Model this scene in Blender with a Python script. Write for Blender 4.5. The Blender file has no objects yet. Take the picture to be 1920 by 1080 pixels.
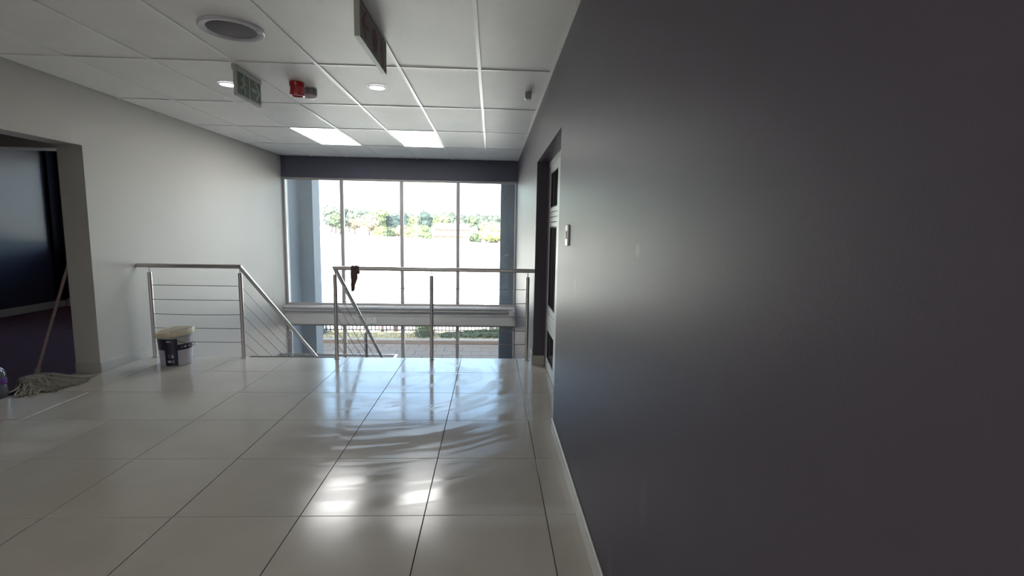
import bpy, bmesh, math, random
from mathutils import Vector, Matrix, noise

random.seed(7)
sc = bpy.context.scene
col = sc.collection
PI = math.pi

# ------------------------------------------------------------------ camera
cam = bpy.data.cameras.new('camera')
cam.sensor_fit = 'HORIZONTAL'
cam.sensor_width = 36.0
cam.lens = 913.1 * 36.0 / 1920.0
cam.clip_start = 0.05
cam.clip_end = 2000
camo = bpy.data.objects.new('camera', cam)
col.objects.link(camo)
PITCH, YAW, ROLL, CAMZ = 0.1194, 0.0435, -0.0184, 1.400
cy, sy, cp, sp, cr, sr = math.cos(YAW), math.sin(YAW), math.cos(PITCH), math.sin(PITCH), math.cos(ROLL), math.sin(ROLL)
Fw = Vector((sy * cp, cy * cp, -sp))
Rt = Vector((cy, -sy, 0))
Dn = Fw.cross(Rt)
R2 = cr * Rt + sr * Dn
D2 = -sr * Rt + cr * Dn
camo.matrix_world = Matrix(((R2.x, -D2.x, -Fw.x, 0), (R2.y, -D2.y, -Fw.y, 0), (R2.z, -D2.z, -Fw.z, CAMZ), (0, 0, 0, 1)))
sc.camera = camo

# ------------------------------------------------------------------ world, sun, exposure
SKY_STRENGTH = 0.5
SUN_STRENGTH = 25.0
world = bpy.data.worlds.new('world')
sc.world = world
world.use_nodes = True
wn = world.node_tree
wn.nodes.clear()
wo = wn.nodes.new('ShaderNodeOutputWorld')
bg = wn.nodes.new('ShaderNodeBackground')
sky = wn.nodes.new('ShaderNodeTexSky')
sky.sky_type = 'NISHITA'
sky.sun_disc = False
sky.sun_elevation = math.radians(32)
sky.sun_rotation = math.radians(190)
sky.air_density = 1.0
sky.dust_density = 2.5
sky.ozone_density = 1.0
bg.inputs['Strength'].default_value = SKY_STRENGTH
wn.links.new(sky.outputs[0], bg.inputs['Color'])
wn.links.new(bg.outputs[0], wo.inputs['Surface'])

sun = bpy.data.lights.new('sun', 'SUN')
sun.energy = SUN_STRENGTH
sun.angle = math.radians(0.6)
sun.color = (1.0, 0.945, 0.88)
suno = bpy.data.objects.new('sun', sun)
col.objects.link(suno)
sd = Vector((0.16, 0.845, -0.505)).normalized()
suno.rotation_euler = sd.to_track_quat('-Z', 'Y').to_euler()
suno.location = (0, -20, 20)

sc.view_settings.view_transform = 'Standard'
sc.view_settings.look = 'None'
sc.view_settings.exposure = 1.45
sc.view_settings.gamma = 1.0
sc.view_settings.use_curve_mapping = False
PANEL_EMIT = 5.6
DOWN_EMIT = 5.0

# ------------------------------------------------------------------ materials
def mat(name, color, rough=0.6, metal=0.0, spec=0.5, noise_scale=None, noise_amt=0.08, bump=0.0, bump_scale=60.0,
        emit=None, emit_strength=0.0, coat=0.0):
    m = bpy.data.materials.new(name)
    m.use_nodes = True
    nt = m.node_tree
    b = nt.nodes['Principled BSDF']
    b.inputs['Base Color'].default_value = (*color, 1)
    b.inputs['Roughness'].default_value = rough
    b.inputs['Metallic'].default_value = metal
    b.inputs['Specular IOR Level'].default_value = spec
    b.inputs['Coat Weight'].default_value = coat
    if emit:
        b.inputs['Emission Color'].default_value = (*emit, 1)
        b.inputs['Emission Strength'].default_value = emit_strength
    g = nt.nodes.new('ShaderNodeNewGeometry')
    if noise_scale:
        n = nt.nodes.new('ShaderNodeTexNoise')
        n.inputs['Scale'].default_value = noise_scale
        n.inputs['Detail'].default_value = 5
        nt.links.new(g.outputs['Position'], n.inputs['Vector'])
        mx = nt.nodes.new('ShaderNodeMix')
        mx.data_type = 'RGBA'
        mx.inputs[6].default_value = (*[c * (1 - noise_amt) for c in color], 1)
        mx.inputs[7].default_value = (*[min(1, c * (1 + noise_amt)) for c in color], 1)
        nt.links.new(n.outputs['Fac'], mx.inputs[0])
        nt.links.new(mx.outputs[2], b.inputs['Base Color'])
    if bump:
        n2 = nt.nodes.new('ShaderNodeTexNoise')
        n2.inputs['Scale'].default_value = bump_scale
        n2.inputs['Detail'].default_value = 3
        nt.links.new(g.outputs['Position'], n2.inputs['Vector'])
        bp = nt.nodes.new('ShaderNodeBump')
        bp.inputs['Strength'].default_value = bump
        bp.inputs['Distance'].default_value = 0.01
        nt.links.new(n2.outputs['Fac'], bp.inputs['Height'])
        nt.links.new(bp.outputs['Normal'], b.inputs['Normal'])
    return m

def glass_mat(name, tint=(0.93, 0.97, 0.96), veil=0.03, ior=1.5):  # pale translucent veil mixed in to imitate haze and glare over the view
    m = bpy.data.materials.new(name)
    m.use_nodes = True
    nt = m.node_tree
    nt.nodes.clear()
    o = nt.nodes.new('ShaderNodeOutputMaterial')
    t = nt.nodes.new('ShaderNodeBsdfTransparent')
    t.inputs[0].default_value = (*tint, 1)
    g = nt.nodes.new('ShaderNodeBsdfGlossy')
    g.inputs['Roughness'].default_value = 0.01
    f = nt.nodes.new('ShaderNodeFresnel')
    f.inputs['IOR'].default_value = ior
    mx = nt.nodes.new('ShaderNodeMixShader')
    nt.links.new(f.outputs[0], mx.inputs[0])
    nt.links.new(t.outputs[0], mx.inputs[1])
    nt.links.new(g.outputs[0], mx.inputs[2])
    tr = nt.nodes.new('ShaderNodeBsdfTranslucent')
    tr.inputs[0].default_value = (0.9, 0.92, 0.95, 1)
    n = nt.nodes.new('ShaderNodeTexNoise')
    n.inputs['Scale'].default_value = 1.6
    n.inputs['Detail'].default_value = 6
    ge = nt.nodes.new('ShaderNodeNewGeometry')
    nt.links.new(ge.outputs['Position'], n.inputs['Vector'])
    mr = nt.nodes.new('ShaderNodeMapRange')
    mr.inputs['From Min'].default_value = 0.3
    mr.inputs['From Max'].default_value = 0.75
    mr.inputs['To Min'].default_value = veil * 0.7
    mr.inputs['To Max'].default_value = veil * 1.6
    nt.links.new(n.outputs['Fac'], mr.inputs['Value'])
    m2 = nt.nodes.new('ShaderNodeMixShader')
    nt.links.new(mr.outputs[0], m2.inputs[0])
    nt.links.new(mx.outputs[0], m2.inputs[1])
    nt.links.new(tr.outputs[0], m2.inputs[2])
    nt.links.new(m2.outputs[0], o.inputs['Surface'])
    return m

def charcoal_mat():
    m = mat('charcoal_satin_paint', (0.086, 0.076, 0.098), rough=0.45, spec=0.125, noise_scale=3.0, noise_amt=0.05, bump=0.05, bump_scale=180)
    nt = m.node_tree
    b = nt.nodes['Principled BSDF']
    src = b.inputs['Base Color'].links[0].from_socket
    g = nt.nodes.new('ShaderNodeNewGeometry')
    # a few pale scuff marks on the long wall, each an ellipse in wall coordinates
    last = src
    for (y, z, ry, rz, amt) in ((1.47, 1.345, 0.03, 0.028, 0.10), (2.55, 1.10, 0.012, 0.09, 0.16), (1.30, 0.62, 0.05, 0.10, 0.03), (1.62, 0.18, 0.05, 0.10, 0.05)):
        mp = nt.nodes.new('ShaderNodeVectorMath'); mp.operation = 'SUBTRACT'
        nt.links.new(g.outputs['Position'], mp.inputs[0]); mp.inputs[1].default_value = (0.445, y, z)
        ms = nt.nodes.new('ShaderNodeVectorMath'); ms.operation = 'MULTIPLY'
        nt.links.new(mp.outputs[0], ms.inputs[0]); ms.inputs[1].default_value = (20, 1 / ry, 1 / rz)
        nz = nt.nodes.new('ShaderNodeTexNoise'); nz.inputs['Scale'].default_value = 30
        nt.links.new(g.outputs['Position'], nz.inputs['Vector'])
        ln = nt.nodes.new('ShaderNodeVectorMath'); ln.operation = 'LENGTH'
        nt.links.new(ms.outputs[0], ln.inputs[0])
        mr = nt.nodes.new('ShaderNodeMapRange')
        mr.inputs['From Min'].default_value = 1.0; mr.inputs['From Max'].default_value = 0.2
        mr.inputs['To Min'].default_value = 0; mr.inputs['To Max'].default_value = amt * 2
        nt.links.new(ln.outputs['Value'], mr.inputs['Value'])
        mu = nt.nodes.new('ShaderNodeMath'); mu.operation = 'MULTIPLY'
        nt.links.new(mr.outputs[0], mu.inputs[0]); nt.links.new(nz.outputs['Fac'], mu.inputs[1])
        mx = nt.nodes.new('ShaderNodeMix'); mx.data_type = 'RGBA'
        nt.links.new(mu.outputs[0], mx.inputs[0]); nt.links.new(last, mx.inputs[6])
        mx.inputs[7].default_value = (0.6, 0.6, 0.58, 1)
        last = mx.outputs[2]
    nt.links.new(last, b.inputs['Base Color'])
    return m

def floor_mat():
    m = bpy.data.materials.new('glossy_porcelain')
    m.use_nodes = True
    nt = m.node_tree
    b = nt.nodes['Principled BSDF']
    g = nt.nodes.new('ShaderNodeNewGeometry')
    oi = nt.nodes.new('ShaderNodeObjectInfo')
    n = nt.nodes.new('ShaderNodeTexNoise'); n.inputs['Scale'].default_value = 1.7; n.inputs['Detail'].default_value = 8
    nt.links.new(g.outputs['Position'], n.inputs['Vector'])
    cr_ = nt.nodes.new('ShaderNodeValToRGB')
    cr_.color_ramp.elements[0].position = 0.3; cr_.color_ramp.elements[0].color = (0.40, 0.365, 0.32, 1)
    cr_.color_ramp.elements[1].position = 0.72; cr_.color_ramp.elements[1].color = (0.465, 0.43, 0.38, 1)
    nt.links.new(n.outputs['Fac'], cr_.inputs[0])
    hs = nt.nodes.new('ShaderNodeHueSaturation')
    mr0 = nt.nodes.new('ShaderNodeMapRange'); mr0.inputs['To Min'].default_value = 0.95; mr0.inputs['To Max'].default_value = 1.04
    nt.links.new(oi.outputs['Random'], mr0.inputs['Value'])
    nt.links.new(mr0.outputs[0], hs.inputs['Value'])
    nt.links.new(cr_.outputs[0], hs.inputs['Color'])
    # mop smears: arcs of half-dried water, stronger in front of the stair
    # (concentric arcs about the spot where the mop was swung)
    pc = nt.nodes.new('ShaderNodeVectorMath'); pc.operation = 'SUBTRACT'; pc.inputs[1].default_value = (-1.0, 4.6, 0)
    nt.links.new(g.outputs['Position'], pc.inputs[0])
    pl = nt.nodes.new('ShaderNodeVectorMath'); pl.operation = 'LENGTH'; nt.links.new(pc.outputs[0], pl.inputs[0])
    sx = nt.nodes.new('ShaderNodeSeparateXYZ'); nt.links.new(pc.outputs[0], sx.inputs[0])
    at = nt.nodes.new('ShaderNodeMath'); at.operation = 'ARCTAN2'; nt.links.new(sx.outputs['X'], at.inputs[0]); nt.links.new(sx.outputs['Y'], at.inputs[1])
    m1 = nt.nodes.new('ShaderNodeMath'); m1.operation = 'MULTIPLY'; m1.inputs[1].default_value = 8.0; nt.links.new(pl.outputs['Value'], m1.inputs[0])
    m2 = nt.nodes.new('ShaderNodeMath'); m2.operation = 'MULTIPLY'; m2.inputs[1].default_value = 1.6; nt.links.new(at.outputs[0], m2.inputs[0])
    cb = nt.nodes.new('ShaderNodeCombineXYZ'); nt.links.new(m1.outputs[0], cb.inputs[0]); nt.links.new(m2.outputs[0], cb.inputs[1])
    sm = nt.nodes.new('ShaderNodeTexNoise'); sm.inputs['Scale'].default_value = 1.0; sm.inputs['Detail'].default_value = 5; sm.inputs['Roughness'].default_value = 0.62; sm.inputs['Distortion'].default_value = 0.5
    nt.links.new(cb.outputs[0], sm.inputs['Vector'])
    dist = nt.nodes.new('ShaderNodeVectorMath'); dist.operation = 'SUBTRACT'; dist.inputs[1].default_value = (-0.42, 4.0, 0)
    nt.links.new(g.outputs['Position'], dist.inputs[0])
    dsc = nt.nodes.new('ShaderNodeVectorMath'); dsc.operation = 'MULTIPLY'; dsc.inputs[1].default_value = (0.95, 0.62, 0)
    nt.links.new(dist.outputs[0], dsc.inputs[0])
    dl = nt.nodes.new('ShaderNodeVectorMath'); dl.operation = 'LENGTH'
    nt.links.new(dsc.outputs[0], dl.inputs[0])
    msk = nt.nodes.new('ShaderNodeMapRange'); msk.inputs['From Min'].default_value = 1.35; msk.inputs['From Max'].default_value = 0.5
    nt.links.new(dl.outputs['Value'], msk.inputs['Value'])
    cr2 = nt.nodes.new('ShaderNodeValToRGB')
    cr2.color_ramp.elements[0].position = 0.49; cr2.color_ramp.elements[0].color = (0, 0, 0, 1)
    cr2.color_ramp.elements[1].position = 0.58; cr2.color_ramp.elements[1].color = (1, 1, 1, 1)
    nt.links.new(sm.outputs['Fac'], cr2.inputs[0])
    mul = nt.nodes.new('ShaderNodeMath'); mul.operation = 'MULTIPLY'
    nt.links.new(cr2.outputs[0], mul.inputs[0]); nt.links.new(msk.outputs[0], mul.inputs[1])
    # roughness: dull film patches vs. wet gloss
    r1 = nt.nodes.new('ShaderNodeMapRange'); r1.inputs['From Min'].default_value = 0.35; r1.inputs['From Max'].default_value = 0.7
    r1.inputs['To Min'].default_value = 0.14; r1.inputs['To Max'].default_value = 0.21
    nt.links.new(n.outputs['Fac'], r1.inputs['Value'])
    wetr = nt.nodes.new('ShaderNodeMapRange'); wetr.inputs['To Min'].default_value = 0.095; wetr.inputs['To Max'].default_value = 0.27
    nt.links.new(cr2.outputs[0], wetr.inputs['Value'])
    rs = nt.nodes.new('ShaderNodeMix'); rs.data_type = 'FLOAT'
    nt.links.new(msk.outputs[0], rs.inputs[0]); nt.links.new(r1.outputs[0], rs.inputs[2]); nt.links.new(wetr.outputs[0], rs.inputs[3])
    nt.links.new(rs.outputs[0], b.inputs['Roughness'])
    film = nt.nodes.new('ShaderNodeMix'); film.data_type = 'RGBA'
    fm = nt.nodes.new('ShaderNodeMath'); fm.operation = 'MULTIPLY'; fm.inputs[1].default_value = 0.30
    nt.links.new(mul.outputs[0], fm.inputs[0])
    nt.links.new(fm.outputs[0], film.inputs[0]); nt.links.new(hs.outputs[0], film.inputs[6]); film.inputs[7].default_value = (0.30, 0.28, 0.255, 1)
    last = film.outputs[2]
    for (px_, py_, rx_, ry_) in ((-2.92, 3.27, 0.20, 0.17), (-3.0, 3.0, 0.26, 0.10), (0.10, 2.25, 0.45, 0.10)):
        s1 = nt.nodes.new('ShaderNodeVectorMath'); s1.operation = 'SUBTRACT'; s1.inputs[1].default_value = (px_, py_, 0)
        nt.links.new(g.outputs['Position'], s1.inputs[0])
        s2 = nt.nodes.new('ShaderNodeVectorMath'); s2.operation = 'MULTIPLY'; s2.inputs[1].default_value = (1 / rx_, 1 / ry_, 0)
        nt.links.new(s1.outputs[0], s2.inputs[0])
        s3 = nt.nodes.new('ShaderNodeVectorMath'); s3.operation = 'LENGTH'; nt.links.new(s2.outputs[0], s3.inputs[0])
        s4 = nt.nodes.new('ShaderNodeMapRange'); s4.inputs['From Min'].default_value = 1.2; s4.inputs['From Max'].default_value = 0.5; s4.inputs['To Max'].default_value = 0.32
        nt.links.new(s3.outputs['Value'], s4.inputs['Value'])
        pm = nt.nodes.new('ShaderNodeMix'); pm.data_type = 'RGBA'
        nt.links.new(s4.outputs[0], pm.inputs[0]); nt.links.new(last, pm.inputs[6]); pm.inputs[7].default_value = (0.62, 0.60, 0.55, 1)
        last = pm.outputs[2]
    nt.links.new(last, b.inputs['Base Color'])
    b.inputs['Specular IOR Level'].default_value = 0.5
    bn = nt.nodes.new('ShaderNodeBump'); bn.inputs['Strength'].default_value = 0.012; bn.inputs['Distance'].default_value = 0.004
    nt.links.new(mul.outputs[0], bn.inputs['Height'])
    nt.links.new(bn.outputs[0], b.inputs['Normal'])
    return m

M = {}
M['white'] = mat('white_wall_paint', (0.435, 0.42, 0.395), 0.55, noise_scale=1.2, noise_amt=0.025, bump=0.06, bump_scale=120)
M['charcoal'] = charcoal_mat()
M['header'] = mat('lightened_charcoal_paint', (0.090, 0.093, 0.125), 0.5, spec=0.3, noise_scale=3, noise_amt=0.05)  # same charcoal paint, with extra bluish light put into the colour
M['navy'] = mat('navy_satin_paint', (0.045, 0.045, 0.085), 0.40, spec=0.62, noise_scale=2, noise_amt=0.08)
M['ceil'] = mat('ceiling_tile_vinyl', (0.91, 0.90, 0.89), 0.42, noise_scale=2.6, noise_amt=0.07, bump=0.35, bump_scale=160)
M['plenum'] = mat('dark_ceiling_void', (0.05, 0.05, 0.05), 0.9, noise_scale=3)
M['tee'] = mat('white_tee_bar', (0.93, 0.93, 0.92), 0.30, spec=0.8, noise_scale=5, noise_amt=0.02)
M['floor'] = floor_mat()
M['grout'] = mat('grey_grout', (0.07, 0.066, 0.06), 0.9, noise_scale=20, noise_amt=0.2)
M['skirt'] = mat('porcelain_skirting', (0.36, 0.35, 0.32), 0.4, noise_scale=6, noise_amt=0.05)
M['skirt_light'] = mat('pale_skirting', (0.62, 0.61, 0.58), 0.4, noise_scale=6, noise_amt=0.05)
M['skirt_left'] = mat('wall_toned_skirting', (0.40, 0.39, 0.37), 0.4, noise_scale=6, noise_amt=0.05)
M['navy_matte'] = mat('matte_black_navy', (0.012, 0.012, 0.02), 0.9, spec=0.1, noise_scale=4)
M['steel'] = mat('brushed_stainless_steel', (0.58, 0.55, 0.54), 0.34, metal=1.0, noise_scale=40, noise_amt=0.06)
M['cable'] = mat('steel_cable', (0.25, 0.24, 0.235), 0.4, metal=1.0, noise_scale=90, noise_amt=0.2)
M['alu'] = mat('grey_aluminium_frame', (0.42, 0.40, 0.40), 0.45, metal=0.2, noise_scale=8, noise_amt=0.05)
M['sill'] = mat('sill_paint', (0.58, 0.59, 0.60), 0.5, noise_scale=5, noise_amt=0.05)
M['white_alu'] = mat('white_door_aluminium', (0.74, 0.76, 0.76), 0.35, noise_scale=6, noise_amt=0.03)
M['groove'] = mat('dark_rubber_groove', (0.04, 0.04, 0.045), 0.7, noise_scale=10)
M['frame_dark'] = mat('grey_door_frame', (0.20, 0.20, 0.215), 0.45, noise_scale=6, noise_amt=0.05)
M['glass'] = glass_mat('window_glass', veil=0.032)
M['glass_low'] = glass_mat('lower_window_glass', tint=(0.93, 0.95, 0.94), veil=0.015)
M['glass_dark'] = mat('dark_tinted_glass', (0.012, 0.012, 0.015), 0.12, spec=0.25, noise_scale=3)
M['concrete'] = mat('grey_concrete_beam', (0.56, 0.56, 0.56), 0.8, noise_scale=4, noise_amt=0.08, bump=0.2, bump_scale=30)
def pier_mat(name, c, sm):
    m = mat(name, c, 0.75, noise_scale=3, noise_amt=0.08, bump=0.15, bump_scale=40)
    nt = m.node_tree; b = nt.nodes['Principled BSDF']
    src = b.inputs['Base Color'].links[0].from_socket
    g = nt.nodes.new('ShaderNodeNewGeometry')
    mp = nt.nodes.new('ShaderNodeMapping'); mp.inputs['Scale'].default_value = (5, 5, 2.2)
    nt.links.new(g.outputs['Position'], mp.inputs['Vector'])
    n = nt.nodes.new('ShaderNodeTexNoise'); n.inputs['Scale'].default_value = 1.6; n.inputs['Detail'].default_value = 7; n.inputs['Distortion'].default_value = 0.8
    nt.links.new(mp.outputs[0], n.inputs['Vector'])
    r = nt.nodes.new('ShaderNodeValToRGB'); r.color_ramp.elements[0].position = sm; r.color_ramp.elements[1].position = sm + 0.03
    nt.links.new(n.outputs['Fac'], r.inputs[0])
    mx = nt.nodes.new('ShaderNodeMix'); mx.data_type = 'RGBA'
    nt.links.new(r.outputs[0], mx.inputs[0]); nt.links.new(src, mx.inputs[6]); mx.inputs[7].default_value = (*[min(1, x * 2.2) for x in c], 1)
    nt.links.new(mx.outputs[2], b.inputs['Base Color'])
    return m
M['pier'] = pier_mat('blue_grey_plaster_left', (0.15, 0.155, 0.165), 0.72)
M['pier_dark'] = pier_mat('slate_plaster_with_paint_marks', (0.075, 0.08, 0.088), 0.66)
M['outer'] = mat('pale_outer_plaster', (0.45, 0.46, 0.47), 0.8, noise_scale=3, noise_amt=0.05)
M['carpet'] = mat('dark_plum_floor', (0.13, 0.06, 0.078), 0.9, spec=0.1, noise_scale=9, noise_amt=0.3)
M['brass'] = mat('dark_metal_nosing', (0.10, 0.10, 0.09), 0.45, metal=0.6, noise_scale=30)
M['step'] = mat('grey_stair_tile', (0.55, 0.53, 0.50), 0.35, noise_scale=4, noise_amt=0.08)
M['diffuser'] = mat('lit_panel_diffuser', (0.9, 0.9, 0.9), 0.5, noise_scale=5, noise_amt=0.01, emit=(1.0, 0.99, 0.97), emit_strength=PANEL_EMIT)
M['lamp'] = mat('lit_downlight_lens', (0.9, 0.9, 0.9), 0.5, noise_scale=5, noise_amt=0.01, emit=(0.93, 0.92, 1.0), emit_strength=DOWN_EMIT)
M['plastic'] = mat('white_plastic', (0.72, 0.72, 0.72), 0.35, noise_scale=8, noise_amt=0.02)
M['plastic_grey'] = mat('grey_plastic', (0.33, 0.33, 0.34), 0.3, noise_scale=8, noise_amt=0.04)
M['plastic_lilac'] = mat('pale_speaker_ring', (0.62, 0.61, 0.68), 0.35, noise_scale=8, noise_amt=0.02)
M['grille'] = mat('dark_perforated_grille', (0.075, 0.06, 0.07), 0.55, noise_scale=150, noise_amt=0.5)
M['red'] = mat('red_sounder_plastic', (0.45, 0.012, 0.02), 0.22, noise_scale=8, noise_amt=0.05, coat=0.4)
M['green'] = mat('green_sign_film', (0.075, 0.125, 0.085), 0.5, noise_scale=8, noise_amt=0.05)
M['sign_pale'] = mat('pale_sign_print', (0.34, 0.38, 0.33), 0.5, noise_scale=8, noise_amt=0.03)
M['sign_white'] = mat('sign_white_panel', (0.42, 0.43, 0.41), 0.45, noise_scale=8, noise_amt=0.03)
M['sign_dim'] = mat('taupe_sign_panel', (0.24, 0.205, 0.205), 0.5, noise_scale=10, noise_amt=0.05)
M['sign_red'] = mat('dark_red_print', (0.16, 0.035, 0.04), 0.5, noise_scale=10, noise_amt=0.1)
M['sign_rim'] = mat('dark_sign_rim', (0.03, 0.03, 0.028), 0.5, noise_scale=10)
M['bucket'] = mat('blue_white_bucket_plastic', (0.40, 0.43, 0.48), 0.35, noise_scale=12, noise_amt=0.08)
M['bucket_navy'] = mat('navy_bucket_print', (0.012, 0.014, 0.035), 0.35, noise_scale=12, noise_amt=0.2)
M['bucket_lilac'] = mat('lilac_bucket_panel', (0.45, 0.43, 0.50), 0.4, noise_scale=12, noise_amt=0.05)
M['bucket_sage'] = mat('sage_bucket_panel', (0.42, 0.44, 0.38), 0.4, noise_scale=12, noise_amt=0.05)
M['lid'] = mat('cream_bucket_lid', (0.62, 0.57, 0.42), 0.5, noise_scale=14, noise_amt=0.15, bump=0.3, bump_scale=30)
M['lid_in'] = mat('paint_stained_lid_top', (0.38, 0.33, 0.25), 0.6, noise_scale=14, noise_amt=0.25)
M['wire'] = mat('dark_bail_wire', (0.03, 0.035, 0.05), 0.4, metal=0.5, noise_scale=30)
M['wood'] = mat('pinkish_brown_mop_handle', (0.22, 0.155, 0.145), 0.55, noise_scale=20, noise_amt=0.15)
M['yarn'] = mat('damp_grey_mop_yarn', (0.27, 0.255, 0.215), 0.95, noise_scale=25, noise_amt=0.35)
M['yarn2'] = mat('mop_clamp', (0.20, 0.18, 0.19), 0.6, noise_scale=10)
M['pet'] = mat('clear_grey_bottle_plastic', (0.12, 0.125, 0.15), 0.15, noise_scale=6, noise_amt=0.1, coat=0.5)
M['purple'] = mat('purple_bottle_label', (0.14, 0.05, 0.25), 0.4, noise_scale=20, noise_amt=0.2)
M['cap'] = mat('pale_bottle_cap', (0.35, 0.33, 0.42), 0.35, noise_scale=10)
M['cloth'] = mat('dark_brown_rag', (0.15, 0.095, 0.09), 0.95, noise_scale=30, noise_amt=0.3, bump=0.5, bump_scale=60)
M['field'] = mat('dry_pale_field', (0.64, 0.615, 0.56), 0.95, noise_scale=0.3, noise_amt=0.08)
M['paving'] = mat('grey_brown_paving', (0.115, 0.09, 0.058), 0.85, noise_scale=2.5, noise_amt=0.12, bump=0.3, bump_scale=6)
M['paver'] = mat('concrete_paver', (0.13, 0.10, 0.066), 0.85, noise_scale=2.5, noise_amt=0.12)
M['kerb'] = mat('brown_kerb', (0.12, 0.085, 0.06), 0.9, noise_scale=3, noise_amt=0.15)
M['kerb_top'] = mat('pale_kerb_cap', (0.22, 0.20, 0.175), 0.85, noise_scale=5, noise_amt=0.08)
M['grass'] = mat('grass_strip', (0.27, 0.25, 0.14), 0.95, noise_scale=3, noise_amt=0.3)
M['fence'] = mat('dark_fence_steel', (0.012, 0.008, 0.007), 0.8, spec=0.08, noise_scale=5)
M['bark'] = mat('brown_bark', (0.035, 0.024, 0.02), 0.9, spec=0.1, noise_scale=8, noise_amt=0.3)
M['pole'] = mat('white_pole', (0.85, 0.86, 0.88), 0.5, noise_scale=4, noise_amt=0.02)
M['roof'] = mat('terracotta_roof', (0.30, 0.20, 0.165), 0.8, noise_scale=1.5, noise_amt=0.12)
M['brick'] = mat('orange_brick_wall', (0.17, 0.075, 0.045), 0.85, noise_scale=2, noise_amt=0.15)
M['pane_far'] = mat('far_window_dark', (0.06, 0.05, 0.05), 0.3, noise_scale=2)
M['void'] = mat('black_store_room', (0.02, 0.02, 0.022), 0.9, noise_scale=2)
for nm, c in dict(green=(0.0360, 0.0504, 0.0252), dark=(0.0158, 0.0274, 0.0245), light=(0.0612, 0.0792, 0.0324), lime=(0.1224, 0.1332, 0.0468),
                  pink=(0.1008, 0.0792, 0.0504), grey=(0.0396, 0.0504, 0.0396), yellow=(0.1440, 0.1188, 0.0540), bright=(0.0612, 0.0900, 0.0360)).items():
    M['leaf_' + nm] = mat(nm + '_foliage', c, 0.8, noise_scale=0.7, noise_amt=0.3, spec=0.2)

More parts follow.
